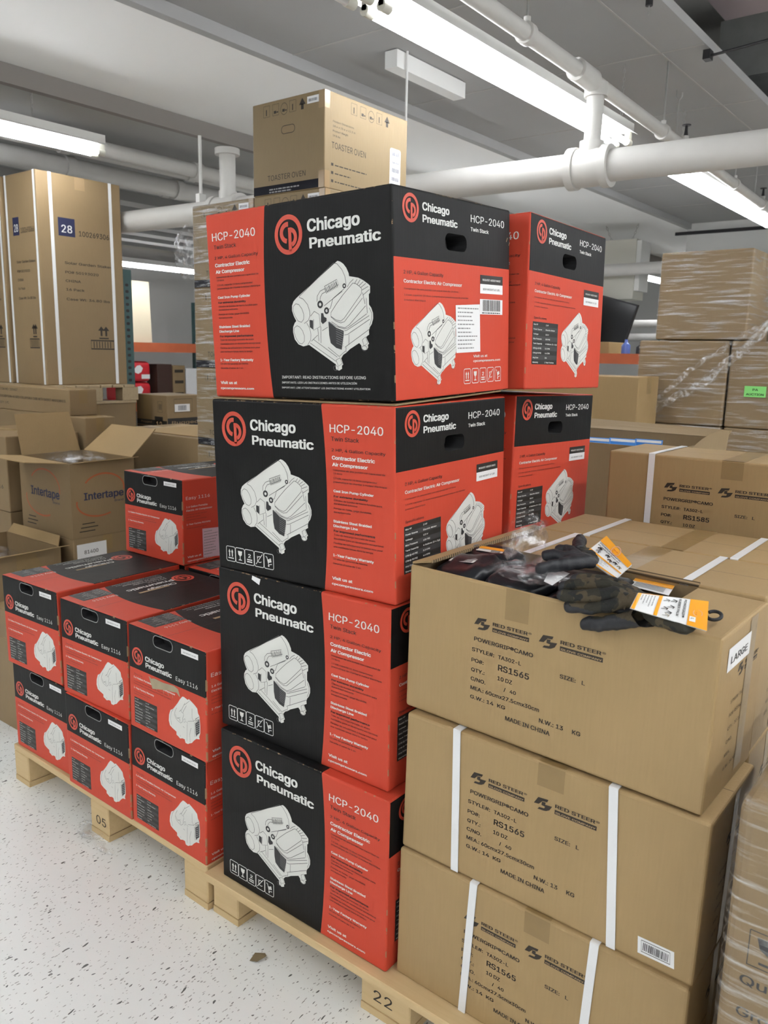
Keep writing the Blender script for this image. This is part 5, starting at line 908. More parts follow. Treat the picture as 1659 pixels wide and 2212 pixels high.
# ---------------------------------------------------------------- header cards and gloves
class Quad:
    def __init__(s, a, b, c, d, W, H): s.q = (a, b, c, d); s.W = W; s.H = H; s.n = (c-d).cross(a-d).normalized()
    def P(s, x, y, h=0):
        u, v = x/s.W, y/s.H; a, b, c, d = s.q
        return (d.lerp(c, u)).lerp(a.lerp(b, u), v)+s.n*h*4
def header_card(parent, quad, name='header_card'):
    """quad: top-left, top-right, bottom-right, bottom-left of the card as printed; folded over, orange and white"""
    a, b, c, d = [Vector(q) for q in quad]; W = ((b-a).length+(c-d).length)/2; H = ((d-a).length+(c-b).length)/2
    f = Quad(a, b, c, d, W, H)
    mb = MB(); n = f.n
    G_ = 8; gv = [f.P(W*i/G_, H*j/G_, 0) for j in range(G_+1) for i in range(G_+1)]
    mb.mesh(gv, [(j*(G_+1)+i, j*(G_+1)+i+1, (j+1)*(G_+1)+i+1, (j+1)*(G_+1)+i) for j in range(G_) for i in range(G_)], 'paper', True)
    mb.mesh([f.P(0, 0), f.P(W, 0), f.P(W, H), f.P(0, H), f.P(0, 0, -.0006), f.P(W, 0, -.0006), f.P(W, H, -.0006), f.P(0, H, -.0006)], [(7, 6, 5, 4), (0, 4, 5, 1), (1, 5, 6, 2), (2, 6, 7, 3), (3, 7, 4, 0)], 'paper')
    o_ = mb.build(name, parent); o_['label'] = 'orange and white folded product card'
    p = Pr(f); p.rect(0, H*.74, W, H, 'orangec', 1); p.rect(0, H*.30, W, H*.35, 'orangec', 1); p.rect(0, 0, W, H*.05, 'orangec', 1); p.rect(0, H*.05, W*.02, H*.3, 'orangec', 1)
    p.text('POWERGRIP®', W*.06, H*.655, W*.72, H*.048, 'k', 1); p.text('RUBBER PALM', W*.06, H*.58, W*.72, H*.048, 'k', 1)
    p.stroke(arc(W*.5, H*.86, W*.12, W*.12, 0, 360, 14), W*.02, 'pinkc', 2); p.text('RS', W*.43, H*.835, W*.14, H*.045, 'r', 1)
    for i, (x, y) in enumerate(((.12, .50), (.14, .40), (.40, .48), (.52, .40), (.66, .46), (.80, .44))):
        p.stroke([(W*x, H*y), (W*(x+.05), H*(y+.06)), (W*(x+.12), H*(y+.04))], W*.03, ('k', 'g', 'dk', 'brown', 'k', 'scuff')[i], 2)
        p.stroke([(W*(x+.05), H*(y+.06)), (W*(x+.10), H*(y-.03))], W*.02, 'k', 2)
    greeked(p, W*.08, H*.235, W*.84, 5, H*.042, 'g', H*.012, 2, 9)
    p.build('card_print', o_)
    return o_, f, W, H
def glove(name, chains, loc, matf, label, tipmat='rub'):
    """one continuous knitted glove grown from a joint skeleton"""
    vs = []; es = []; rs = []
    def add(p, r): vs.append(Vector(p)); rs.append(r); return len(vs)-1
    root = None; ids = {}
    for nm, pts, base in chains:
        prev = ids.get(base)
        for k, (p, r) in enumerate(pts):
            i = add(p, r); 
            if prev is not None: es.append((prev, i))
            prev = i; ids['%s%d' % (nm, k)] = i
    me = bpy.data.meshes.new(name); me.from_pydata(vs, es, []); o_ = bpy.data.objects.new(name, me); link(o_)
    md = o_.modifiers.new('s', 'SKIN'); sk = me.skin_vertices[0].data
    for i, r in enumerate(rs): sk[i].radius = r; sk[i].use_root = (i == 0)
    md.use_smooth_shade = True; md.branch_smoothing = .3
    sb = o_.modifiers.new('u', 'SUBSURF'); sb.levels = 3; sb.render_levels = 3
    bpy.context.view_layer.update(); dg = bpy.context.evaluated_depsgraph_get(); nm_ = bpy.data.meshes.new_from_object(o_.evaluated_get(dg)); o_.modifiers.clear(); o_.data = nm_; nm_.name = name
    nm_.materials.clear(); nm_.materials.append(K['camo']); nm_.materials.append(K[tipmat])
    rn = random.Random(3)
    for v in nm_.vertices:
        c = v.co; v.co += v.normal*(.0012*math.sin(170*c.x+40*c.y)*math.sin(140*c.y+90*c.z)+.0005*math.sin(420*c.x)*math.sin(390*c.y))
    for p_ in nm_.polygons: p_.material_index = 1 if matf(p_.center) else 0
    nm_.polygons.foreach_set('use_smooth', [True]*len(nm_.polygons)); nm_.update()
    return o_
def ch(pts, r0, r1, fl=1):
    n = len(pts); return [(p, ((r0+(r1-r0)*i/(n-1)), (r0+(r1-r0)*i/(n-1))*fl)) for i, p in enumerate(pts)]
HOOK = (0.705, 0.061, 1.038)
CARD_C = [(0.5, 0.266, 1.02), (0.577, 0.26, 1.02), (0.591, 0.185, 1.02), (0.51, 0.199, 1.02)]
LAB = [(0.391, 0.116, 1.05), (0.437, 0.1, 1.05), (0.449, 0.005, 1.05), (0.426, 0.019, 1.05)]
BAG = (.292, .20, 1.068)
CARD_A = [(0.446, 0.235, 1.099), (0.532, 0.15, 1.074), (0.518, 0.115, 1.052), (0.436, 0.148, 1.075)]
CARD_B = [(0.695, 0.058, 1.06), (0.719, -0.024, 1.038), (0.609, -0.048, 1.056), (0.611, -0.025, 1.076)]
# camouflage glove lying over the front edge, card end to the right
B = [('m', [((.600, .012, 1.054), (.030, .015)), ((.635, -.006, 1.046), (.026, .014)), ((.668, -.018, 1.038), (.026, .011)), ((.702, -.024, 1.032), (.028, .010))], None),
     ('f0', ch([(.566, .043, 1.058), (.530, .052, 1.062), (.490, .048, 1.060), (.462, .044, 1.055)], .0135, .0105), 'm0'),
     ('f1', ch([(.563, .019, 1.062), (.525, .012, 1.066), (.495, .004, 1.060), (.463, -.003, 1.052)], .0135, .0110), 'm0'),
     ('f2', ch([(.565, -.004, 1.062), (.545, -.010, 1.056), (.508, -.012, 1.046), (.466, -.012, 1.040)], .0130, .0110), 'm0'),
     ('f3', ch([(.580, -.014, 1.052), (.558, -.014, 1.040), (.522, -.014, 1.029), (.480, -.013, 1.024)], .0125, .0105), 'm0'),
     ('th', ch([(.628, -.014, 1.042), (.610, -.017, 1.033), (.588, -.018, 1.022), (.551, -.016, 1.009), (.514, -.014, 1.000)], .0155, .0125), 'm1')]
def tipB(c): return c.x < .478 or (c.z < 1.030 and (c.x < .535 or c.y < -.022)) or (c.z < 1.036 and c.x < .57 and c.y > -.010)
gb = glove('work_glove', B, None, tipB, None); tag(gb, 'camouflage work glove draped over the carton edge, thumb hanging in front', 'glove', 'camouflage work gloves')
hc, f, W_, H_ = header_card(gb, CARD_B)
s = Pr(f); s.rect(W_*.66, H_*.76, W_*.84, H_*.84, 'paper', 2); s.text('L', W_*.72, H_*.775, W_*.05, H_*.05, 'k', 1, 3); s.build('size_mark', hc)
mb = MB(); hk = Vector(HOOK); mb.tube([hk+Vector((.011*math.cos(t), .011*math.sin(t), .004*math.sin(t))) for t in [k*math.pi/9-2.6 for k in range(16)]], .003, 'rub', 8); mb.tube([hk+Vector((-.030, -.006, .0)), hk+Vector((-.013, -.006, .0))], .004, 'rub', 8); mb.build('hang_hook', gb)['label'] = 'black plastic hook'
A = [('m', [((.452, .112, 1.068), (.030, .016)), ((.447, .165, 1.066), (.025, .014)), ((.430, .235, 1.058), (.026, .012)), ((.412, .310, 1.048), (.028, .012))], None),
     ('f1', ch([(.428, .140, 1.074), (.400, .160, 1.078), (.379, .148, 1.074)], .0145, .0110), 'm0'),
     ('f2', ch([(.424, .112, 1.074), (.402, .112, 1.078), (.378, .100, 1.072)], .0140, .0110), 'm0'),
     ('f3', ch([(.436, .084, 1.068), (.416, .066, 1.068), (.400, .036, 1.062)], .0140, .0105), 'm0'),
     ('th', ch([(.420, .172, 1.074), (.394, .225, 1.076), (.370, .288, 1.072)], .0150, .0130), 'm1')]
def tipA(c): return c.y < .15 or (c.x < .425 and c.y < .4 and c.x+.25*(c.y-.2) < .418)
ga = glove('work_glove', A, None, tipA, None); tag(ga, 'black-palmed work glove heaped behind the draped one, palm side up', 'glove', 'camouflage work gloves')
header_card(ga, CARD_A)
q = pillow('bagged_glove_pack', (.555, .155, .988), (.052, .06, .028), (0, 0, 0), 'packm', 33); tag(q, packs[5][3], 'glove pack', 'bagged glove packs')
# card inside that pack: placed in the pack's own coordinates
lc = [Vector(p)-Vector(q.location) for p in CARD_C]
mb = MB(); mb.face([lc[3], lc[2], lc[1], lc[0]], 'paper'); a = lc[0].lerp(lc[3], .42); b = lc[1].lerp(lc[2], .42); up_ = Vector((0, 0, .0006)); mb.face([a+up_, b+up_, lc[1]+up_, lc[0]+up_], 'orangec')
for k in range(4):
    t0 = .5+.11*k; u = lc[0].lerp(lc[3], t0).lerp(lc[1].lerp(lc[2], t0), .1)+up_; v = lc[0].lerp(lc[3], t0).lerp(lc[1].lerp(lc[2], t0), .85)+up_; d = (lc[3]-lc[0])*.03; mb.face([u+d, v+d, v-d, u-d], 'g')
mb.build('card_label', q)['label'] = 'orange and white card seen through the bag'
# opened clear bag
def crumple(name, loc, dims, seed, mat, sub=4, amp=.35):
    rn = random.Random(seed); bm = bmesh.new(); bmesh.ops.create_icosphere(bm, subdivisions=sub, radius=1)
    from mathutils import noise as mn
    o3 = Vector((seed, seed*.7, 0))
    for v in bm.verts:
        k = 1+amp*mn.turbulence(v.co*2.4+o3, 4, True)-amp*.5; v.co = Vector((v.co.x*dims[0]*k, v.co.y*dims[1]*k, v.co.z*dims[2]*k))
    me = bpy.data.meshes.new(name); bm.to_mesh(me); bm.free(); me.polygons.foreach_set('use_smooth', [True]*len(me.polygons)); me.materials.append(K[mat]); return bpy.data.objects.new(name, me)
o = crumple('plastic_bag', None, (.044, .05, .064), 3, 'film2'); link(o); o.location = BAG; tag(o, 'crumpled clear plastic bag pulled up from the open glove carton', 'plastic bag')
m2 = crumple('bag_skirt', None, (.085, .055, .016), 8, 'film2'); link(m2, o); m2.location = Vector((.375, .075, 1.045))-Vector(BAG)
p = MB(); L4 = [Vector(v)-Vector(BAG) for v in LAB]; p.face([L4[3], L4[2], L4[1], L4[0]], 'paper'); p.build('bag_label', o)['label'] = 'white barcode label on the bag'
lb = bpy.data.objects.new('x', None)
fr_ = Fr(L4[3], (L4[2]-L4[3]).normalized(), ((L4[0]-L4[3])-(L4[2]-L4[3]).normalized()*((L4[0]-L4[3]).dot((L4[2]-L4[3]).normalized()))).normalized())
pr = Pr(fr_); bars(pr, .022, .016, .03, .05, 'k', 14, 3, 4); pr.stroke([(.018, .012), (.056, .012), (.056, .07), (.018, .07)], .0015, 'k', 3, True); pr.build('barcode', o)
bpy.data.objects.remove(lb)
# ---------------------------------------------------------------- wrapped carton at the lower right
o = rbox('wrapped_carton', .62, .5, .70, 'kraft2', .022, 4); o.location = (.806, -.10, .13); tag(o, 'film-wrapped brown carton with a glass symbol, cut by the right edge', 'carton')
p = Pr(front()); p.stroke([(.035, .452), (.095, .452), (.095, .508), (.035, .508)], .002, 'tabg', 1, True)
p.poly([(.045, .500), (.085, .500), (.080, .482), (.068, .475), (.062, .475), (.050, .482)], 'tabg', 1); p.rect(.063, .461, .067, .476, 'tabg', 1); p.rect(.050, .458, .080, .462, 'tabg', 1)
for t, z in (('Quantity', .418), ('Gross', .365), ('Net', .318)): p.text(t, .028, z, .0145*len(t), .021, 'tabg', .6)
p.build('lettering', o)
w_ = rbox('stretch_wrap', .63, .51, .705, 'film', .024, 4, o); w_.location = (-.005, -.005, 0)
pallet('wooden_pallet', .80, 1.5, -.06, .44, 'wooden pallet under the film-wrapped carton at lower right')
# ---------------------------------------------------------------- litter on the floor
o = crumple('film_scrap', None, (.06, .035, .010), 5, 'film2'); link(o); o.location = (-.99, -.03, .012); tag(o, 'scrap of clear film on the floor beside the block stamped 05', 'plastic scrap')
m3 = crumple('film_tail', None, (.05, .018, .006), 6, 'film2', 3); link(m3, o); m3.location = (.10, -.02, -.004)
K['leafm'] = plain('dry_leaf', (.20, .15, .08), .8)
mb = MB(); mb.mesh([(0, 0, 0), (.02, .006, .004), (.028, .03, .008), (.012, .04, .002), (-.004, .022, .006)], [(0, 1, 4), (1, 2, 4), (2, 3, 4)], 'leafm'); o = mb.build('dry_leaf', loc=(-.235, -.085, .002)); tag(o, 'small dry brown scrap on the floor in front of the black stack', 'debris')
# ---------------------------------------------------------------- background left
def carton(name, x0, y0, z0, W, D, H, label, mat='kraft', group=None, r=.006, cat='carton', tape=True, yaw=0):
    o = rbox(name, W, D, H, mat, r, 2); o.location = (x0, y0, z0); o.rotation_euler = (0, 0, yaw); tag(o, label, cat, group)
    if tape:
        p = Pr(topz(H)); p.rect(.004, D/2-.03, W-.004, D/2+.03, 'tape', 1); q = Pr(endx(W), p.mb); q.rect(D/2-.03, H-.09, D/2+.03, H-.004, 'tape', 1); p.build('packing_tape', o)['label'] = 'brown packing tape'
    return o
def wrap(o, W, D, H, m='film', e=.004): 
    w = rbox('stretch_wrap', W+2*e, D+2*e, H-.002, m, .010, 3, o); w.location = (-e, -e, .001); return w
# tall strapped cartons
def stake_carton(x, y, z, label):
    W, D, H = .44, .67, 1.47
    o = rbox('garden_stake_carton', W, D, H, 'kraft2', .008, 3); o.location = (x, y, z); tag(o, label, 'carton', 'tall garden stake cartons')
    mb = None; sy = None; nb = None
    for fr, F in ((endx(W), D), (front(), W)):
        p = Pr(fr, nb); nb = p.mb
        p.rect(.226*F, .715*H, .420*F, .800*H, 'navy', 1); p.text('28', .262*F, .732*H, .125*F, .050*H, 'w', .6, 2); p = Pr(fr, mb); mb = p.mb; p.text('1002693066', .465*F, .724*H, .41*F, .034*H, 'kk', .7)
        for t, u, v, w_ in (('Solar Garden Stakes', .28, .585, .58), ('PO# 50193020', .28, .541, .40), ('CHINA', .28, .500, .18), ('16 Pack', .28, .459, .22), ('Case Wt: 34.80 lbs', .28, .413, .53)): p.text(t, u*F, v*H, w_*F, .0165*H, 'kk', .8)
        p = Pr(fr, sy); sy = p.mb
        for u in (.685, .745):
            p.rect(u*F-.008, .245*H, u*F+.008, .275*H, 'kk', 1); p.poly([(u*F-.028, .272*H), (u*F, .294*H), (u*F+.028, .272*H)], 'kk', 1)
        p.rect(.655*F, .230*H, .775*F, .237*H, 'kk', 1); p.stroke([(.55*F, .180*H), (.84*F, .180*H), (.84*F, .222*H), (.55*F, .222*H)], .010, 'kk', 1, True)
        for k in range(7): p.rect((.58+.035*k)*F, .185*H, (.582+.035*k)*F+.006, .217*H, 'kk', 1)
        if F == D:
            p.poly([(.22*F, .012), (.82*F, .012), (.80*F, .10), (.66*F, .112), (.62*F, .128), (.34*F, .128), (.27*F, .10)], 'kraft3', 1)
    mb.build('lettering', o); sy.build('handling_symbols', o); nb.build('number_panel', o)['label'] = 'navy panel with white number'
    p = Pr(endx(W)); p.rect(.44*D, H-.09, .56*D, H-.004, 'gtape', 1); p.build('packing_tape', o)['label'] = 'shiny tape tab'
    for fr, F, us in ((endx(W), D, (.155, .865)), (front(), W, (.06, .94))):
        for u in us:
            p = Pr(fr); p.poly([(u*F-.013, .004), (u*F+.013, .004), (u*F+.013, H), (u*F-.013, H)], 'strap', 4); p.build('strap', o)['label'] = 'white plastic strap'
    return o
stake_carton(-4.94, 1.9, 1.170, 'tall strapped carton numbered 28 at the left, its wide side in full view')
stake_carton(-5.40, 1.882, 1.170, 'tall strapped carton cut by the left edge of the frame')
pallet('wooden_pallet', -5.5, -4.42, 1.88, 2.59, 'greyed wooden pallet under the tall strapped cartons', mat='wood2', ztop=.139).location.z = 1.03
for i, (x, y, z, W, D, H, lab) in enumerate(((-5.5, 1.89, .515, 1.07, .7, .514, 'wide brown carton right under the greyed pallet'), (-5.5, 1.89, 0, 1.07, .7, .514, 'wide brown carton on the floor under the greyed pallet'),
        (-4.95, 1.66, .5, 1.30, .22, .50, 'brown carton beneath the low taped carton at left'), (-4.95, 1.66, 0, 1.30, .22, .498, 'brown carton on the floor beneath the low taped carton at left'),
        (-3.90, 2.0, .45, 1.03, .60, .45, 'wide brown carton with torn lid behind the open carton'), (-3.90, 2.0, 0, 1.03, .62, .448, 'wide brown carton on the floor behind the open carton'),
        (-4.70, 2.72, .40, .95, .5, .399, 'brown carton carrying the carton numbered 12'), (-4.70, 2.72, 0, .95, .5, .399, 'brown carton on the floor below the carton numbered 12'),
        (-4.40, 1.16, .45, .70, .48, .46, 'brown carton with black code lines left of the open carton'), (-4.40, 1.16, 0, .70, .48, .448, 'brown carton on the floor left of the open carton'))):
    q = carton('brown_carton', x, y, z, W, D, H, lab, 'kraft2')
    if i == 8:
        p = Pr(front())
        for t, zz in (('ITEM: 77', .33), ('CHINA', .22), ('CODE: 88-16', .14)): p.text(t, .33, zz, .035*len(t)*.8, .034, 'kk', .5)
        p.build('lettering', q)
mb = MB(); mb.plate([(0, 0, 0), (.62, .03, 0), (.55, .22, .05), (.40, .20, .045), (.10, .28, .03)], (0, 0, 1), .004, 'kraft') if False else mb.mesh([(0, 0, 0), (.62, .03, 0), (.60, .20, .06), (.40, .22, .05), (.10, .28, .03), (0, 0, .004), (.62, .03, .004), (.60, .20, .064), (.40, .22, .054), (.10, .28, .034)], [(0, 1, 2, 3, 4), (9, 8, 7, 6, 5), (0, 5, 6, 1), (1, 6, 7, 2), (2, 7, 8, 3), (3, 8, 9, 4)], 'kraft')
wd = [q for q in bpy.data.objects if q.get('label') == 'wide brown carton with torn lid behind the open carton'][0]
tf = mb.build('torn_flap', wd, (.30, .02, .452)); tf['label'] = 'torn lid flap'
q = carton('low_carton', -4.80, 1.67, 1.001, .965, .20, .170, 'low taped carton with printed lines lying on a brown carton at left', 'kraft2')
p = Pr(front())
for t, z, w_ in (('ITEM NO: 100607', .135, .25), ('DESCRIPTION: 48 GRID COLLAPSIBLE CUBE WITH BASKET WHITE/WHITE', .085, .86), ('QTY: 1 PC', .04, .12)): p.text(t, .06, z, w_, .024, 'kk', .6)
p.build('lettering', q)
# carton numbered 12
q = rbox('twelve_pack_carton', .40, .34, .285, 'kraft2', .006, 2); q.location = (-4.655, 2.75, .80); tag(q, 'brown carton with a black band and the number 12', 'carton')
p = Pr(front()); p.rect(0.004, .005, .396, .085, 'k', 1); p.rect(.24, .005, .345, .115, 'k', 1); p.text('12', .258, .022, .075, .075, 't', 1, 2); p.text('Rugged', .06, .060, .14, .022, 't', .3, 2)
for z in (.020, .036): p.rect(.0, z, .225, z+.005, 't', 2)
p.stroke([(.285, .15), (.34, .15), (.34, .235), (.285, .235)], .003, 'kk', 1, True)
for u in (.300, .320): p.rect(u, .17, u+.008, .215, 'kk', 1)
p2 = Pr(endx(.40), p.mb); p2.rect(.003, .005, .337, .105, 'k', 1); p2.text('Rugged', .045, .058, .26, .034, 't', .3, 2)
for z in (.020, .036): p2.rect(.0, z, .337, z+.005, 't', 2)
p2.stroke([(.07, .15), (.25, .15), (.25, .255), (.07, .255)], .003, 'kk', 1, True); p2.rect(.075, .155, .225, .215, 'paper', 2); bars(p2, .11, .165, .08, .04, 'navy', 12, 3, 6)
p.build('lettering', q)
p = Pr(front()); p.rect(.10, .09, .19, .28, 'tape', 1); p.build('packing_tape', q)
# open carton with orange swooshes
def open_carton(name, x, y, z, W, D, H, label, logo='Intertape', flaps=(), yaw=0, fl=.2, mat='kraft2'):
    o = empty(name, (x, y, z), (0, 0, yaw)); tag(o, label, 'carton'); T = .005
    b = MB()
    for a in ((0, W, 0, T), (0, W, D-T, D), (0, T, T, D-T), (W-T, W, T, D-T)): b.box(a[0], a[1], a[2], a[3], 0, H, mat)
    b.box(T, W-T, T, D-T, 0, T, mat); b.build('carton_body', o)
    if logo:
        mb_ = None
        for fr, F in ((front(), W), (endx(W), D)):
            p = Pr(fr, mb_); mb_ = p.mb; s = min(F, .5)/.5; cx = F*.5
            p.text(logo, cx-.155*s, H*.50, .31*s, .070*s, 'navy', 1.1); p.text('Brand', cx+.08*s, H*.50-.03, .07*s, .018, 'navy', .5)
            p.stroke(arc(cx+.0*s, H*.62, .16*s, .11*s, 150, -10, 14), .010, 'orange', 1); p.stroke(arc(cx-.04*s, H*.46, .17*s, .10*s, 170, 300, 14), .010, 'orange', 1)
            for k in range(3): p.rect(F*.10+.01*k, H*.075+.022*k, F*.10+.10+.02*(k % 2), H*.075+.022*k+.006, 'kk', 1)
        p.build('lettering', o)
    for side, ang, ln in flaps:
        ca, sa = math.cos(math.radians(ang))*ln, math.sin(math.radians(ang))*ln; m = MB(); t = .018
        if side == 'back': q4 = [(t, D, H), (W-t, D, H), (W-t-.03, D+ca, H+sa), (t+.02, D+ca, H+sa)]; n = (0, -sa, ca)
        elif side == 'front': q4 = [(t, 0, H), (W-t, 0, H), (W-t-.02, -ca, H+sa), (t+.03, -ca, H+sa)]; n = (0, sa, ca)
        elif side == 'right': q4 = [(W, t, H), (W, D-t, H), (W+ca, D-t-.01, H+sa), (W+ca, t+.02, H+sa)]; n = (-sa, 0, ca)
        else: q4 = [(0, t, H), (0, D-t, H), (-ca, D-t-.02, H+sa), (-ca, t+.01, H+sa)]; n = (sa, 0, ca)
        m.plate(q4, n, .004, 'kraft'); m.build('flap', o)
    return o
o = open_carton('open_tape_carton', -3.63, 1.2, .372, .545, .42, .43, 'open brown carton with spread flaps and orange swoosh lettering', flaps=(('back', 38, .25), ('right', 10, .09), ('left', 72, .25), ('front', 6, .24)))
q = pillow('clear_bag', (-3.36, 1.40, .79), (.20, .15, .04), (0, 0, 0), 'film2', 51); tag(q, 'clear plastic lining heaped in the open brown carton', 'plastic bag')
q = carton('tape_carton', -3.63, 1.2, 0, .545, .44, .371, 'brown carton with a white label beneath the open carton', 'kraft2')
p = Pr(endx(.545)); p.rect(.02, .20, .21, .335, 'paper', 2); p.text('81400', .065, .275, .09, .030, 'k', .6, 3); p.text('53D', .095, .240, .04, .018, 'g', .4, 3); greeked(p, .06, .215, .1, 1, .01, 'g', .006, 3); p.build('white_label', q)
p = Pr(endx(.545)); p.text('Intertape', .36, .27, .13, .05, 'navy', 1); p.build('lettering', q)
o = open_carton('open_tape_carton', -3.72, .62, 0, .60, .52, .335, 'half-open brown carton at the far left with a torn brown tape patch', logo=None, flaps=(('back', 60, .06), ('right', 14, .15)))
p = Pr(endx(.60)); p.text('Intertape', .29, .215, .19, .045, 'navy', 1.1); p.stroke(arc(.34, .21, .11, .05, 190, 290, 10), .008, 'orange', 1); p.build('lettering', o)
p = Pr(endx(.60)); p.poly([(.26, .325), (.37, .332), (.40, .26), (.44, .235), (.26, .235)], 'tape', 1); p.build('packing_tape', o)['label'] = 'torn brown tape'
p = Pr(endx(.60)); p.rect(.005, .17, .13, .315, 'paper', 2); p.text('81400', .03, .265, .085, .03, 'k', .6, 3); p.text('53D', .055, .225, .035, .02, 'g', .4, 3); p.build('white_label', o)
q = pillow('clear_bag', (-3.40, .85, .27), (.2, .16, .05), (0, 0, 0), 'film2', 52); tag(q, 'clear plastic in the half-open carton at the far left', 'plastic bag')
q = carton('brown_carton', -2.30, .17, 0, .52, .40, .36, 'brown carton on the floor left of the small red cartons, cut by the frame', 'kraft2')
# ---------------------------------------------------------------- toaster oven cartons
K['bandk'] = plain('blue_black_ink', (.012, .012, .018), .7, spec=.15)
TW, TD, TH = .46, .61, .41
def toaster_carton(label, mat='kraft3'):
    o = rbox('toaster_oven_carton', TW, TD, TH, mat, .005, 2); tag(o, label, 'carton', 'toaster oven cartons')
    p = Pr(front()); p.rect(.004, .004, TW-.004, .042, 'bandk', 1); p.text('TOASTER OVEN', .10, .062, .245, .034, 'kk', .0); greeked(p, .11, .02, .2, 2, .012, 'g', .006, 2)
    q = Pr(endx(TW), p.mb); q.text('TOASTER OVEN', .048, .175, .24, .038, 'kk', 0)
    for t, z, w_ in (('Product Dimensions', .285, .145), ('18.4 x 15.6 x 12.2 in', .265, .155), ('Product Weight', .245, .105), ('19.8 lbs', .225, .05)): q.text(t, .055, z, w_, .011, 'kk', .2)
    for i in range(3): q.rect(.045, .100-.035*i, .06, .112-.035*i, 'kk', 1); greeked(q, .07, .102-.035*i, .24, 1, .01, 'kk', .005, 1, 20+i)
    for pr_, xs, z, s in ((p, [.075, .135, .19, .245, .305], .345, .040), (q, [.18, .245, .305, .365, .425], .345, .040)):
        for i, x in enumerate(xs):
            if i == 2: pr_.stroke(arc(x+s/2, z+s/2, s*.55, s*.62, 0, 360, 16)[:-1], .002, 'kk', 1, True)
            elif i < 4: pr_.stroke([(x, z), (x+s, z), (x+s, z+s*1.2), (x, z+s*1.2)], .002, 'kk', 1, True)
            if i == 4: pr_.rect(x+s*.3, z, x+s*.7, z+s*.6, 'kk', 1); pr_.poly([(x, z+s*.5), (x+s, z+s*.5), (x+s*.5, z+s*1.2)], 'kk', 1)
            elif i in (1, 2): pr_.rect(x+s*.2, z+s*.2, x+s*.6, z+s*.5, 'kk', 1); pr_.rect(x+s*.65, z+s*.25, x+s*.9, z+s*.4, 'kk', 1)
            else: pr_.rect(x+s*.4, z+s*.15, x+s*.55, z+s*.8, 'kk', 1)
    p.build('lettering', o)
    p = Pr(front()); p.rect(.355, .362, .428, .392, 'paper', 2); bars(p, .362, .370, .055, .012, 'navy', 12, 3, 8); p.build('barcode_label', o)
    p = Pr(endx(TW)); p.poly(rrect(.515, .16, .085, .20, .012), 'paper', 2); [bars(p, .485, z, .06, h, 'navy', 14, 3, 9) for z, h in ((.225, .02), (.19, .01), (.15, .02), (.11, .018))]; p.build('shipping_label', o)
    for z0, z1 in ((TH-.075, TH-.002), (.002, .075)):
        p = Pr(front()); p.rect(TW-.035, z0, TW-.001, z1, 'gtape', 2); Pr(endx(TW), p.mb).rect(.001, z0, .035, z1, 'gtape', 2); p.build('packing_tape', o)['label'] = 'shiny tape over the corner'
    p = Pr(front()); p.poly(rrect(.235, .275, .085, .034, .016), 'kraft2', 1); p.stroke(rrect(.235, .275, .085, .034, .016), .003, 'kk', 2, True); p.build('hand_slot', o)
    return o
t0 = toaster_carton('toaster oven carton standing alone on top of the film-wrapped stack'); t0.location = (-2.005, 1.6, 2.166)
for c in range(2):
    for lv in range(5):
        q = copy_tree(t0, loc=(-2.465+.465*c, 1.6, .116+.41*lv), label='toaster oven carton in the wrapped stack, %s column, %s' % (('left', 'right')[c], ('lowest', 'second from the bottom', 'middle', 'second from the top', 'top')[lv]))
        if c == 0: wrap(q, TW, TD, TH, 'film')
q = crumple('film_bunch', None, (.07, .07, .13), 12, 'rope'); link(q); q.location = (-2.47, 1.57, 1.93); tag(q, 'bunched clear film at the left edge of the toaster oven stack', 'plastic film')
pallet('wooden_pallet', -2.5, -1.5, 1.58, 2.25, 'wooden pallet under the toaster oven stack', mat='wood2', ztop=.114)
# ---------------------------------------------------------------- far rack at the left
def rack(x, y0, y1, label, zs, name='storage_rack', deep=.9, along='y', bh=.15):
    o = empty(name, (x, y0, 0)); tag(o, label, 'rack'); L = y1-y0
    def B(a0, a1, b0, b1, z0, z1, m, nm):
        q = MB()
        if along == 'y': q.box(-b1, -b0, a0, a1, z0, z1, m)
        else: q.box(a0, a1, b0, b1, z0, z1, m)
        return q.build(nm, o)
    for a in (-.08, L):
        for b in (0, deep): B(a, a+.08, b, b+.07, 0, 2.3, 'teal', 'upright')
    for z in zs:
        for b in (0, deep): B(0, L, b, b+.05, z+.15-bh, z+.15, 'rackor', 'beam')
        B(0, L, .05, deep, z+.10, z+.13, 'wood2', 'shelf_deck')
    return o
rack(-10.25, 4.8, 8.6, 'orange beam rack far away at the left under a lamp', (1.40, .45))
mb = MB(); mb.box(-.03, 0, 0, .52, 0, .98, 'cream'); o = mb.build('board_panel', loc=(-10.33, 6.55, 1.535)); tag(o, 'cream board standing on the far orange rack', 'panel'); o.rotation_euler = (0, -.04, 0)
mb = MB(); mb.box(-.03, 0, 0, .30, 0, 1.05, 'cream'); o = mb.build('board_panel', loc=(-10.45, 6.15, 1.535)); tag(o, 'narrow cream board behind the larger one on the far rack', 'panel')
for i in range(2):
    q = rbox('red_sack', .42, .62, .33, 'redp', .08, 4); q.location = (-10.72, 6.4, .585+.335*i); tag(q, ('lower', 'upper')[i]+' red bag on the far rack', 'bag', 'red bags')
    p = Pr(endx(.42)); p.poly([(.30, .15), (.36, .13), (.42, .16), (.45, .22), (.40, .27), (.34, .26), (.29, .21)], 'paper', 3); p.rect(.42, .05, .58, .12, 'paper', 3); p.build('bag_print', q)
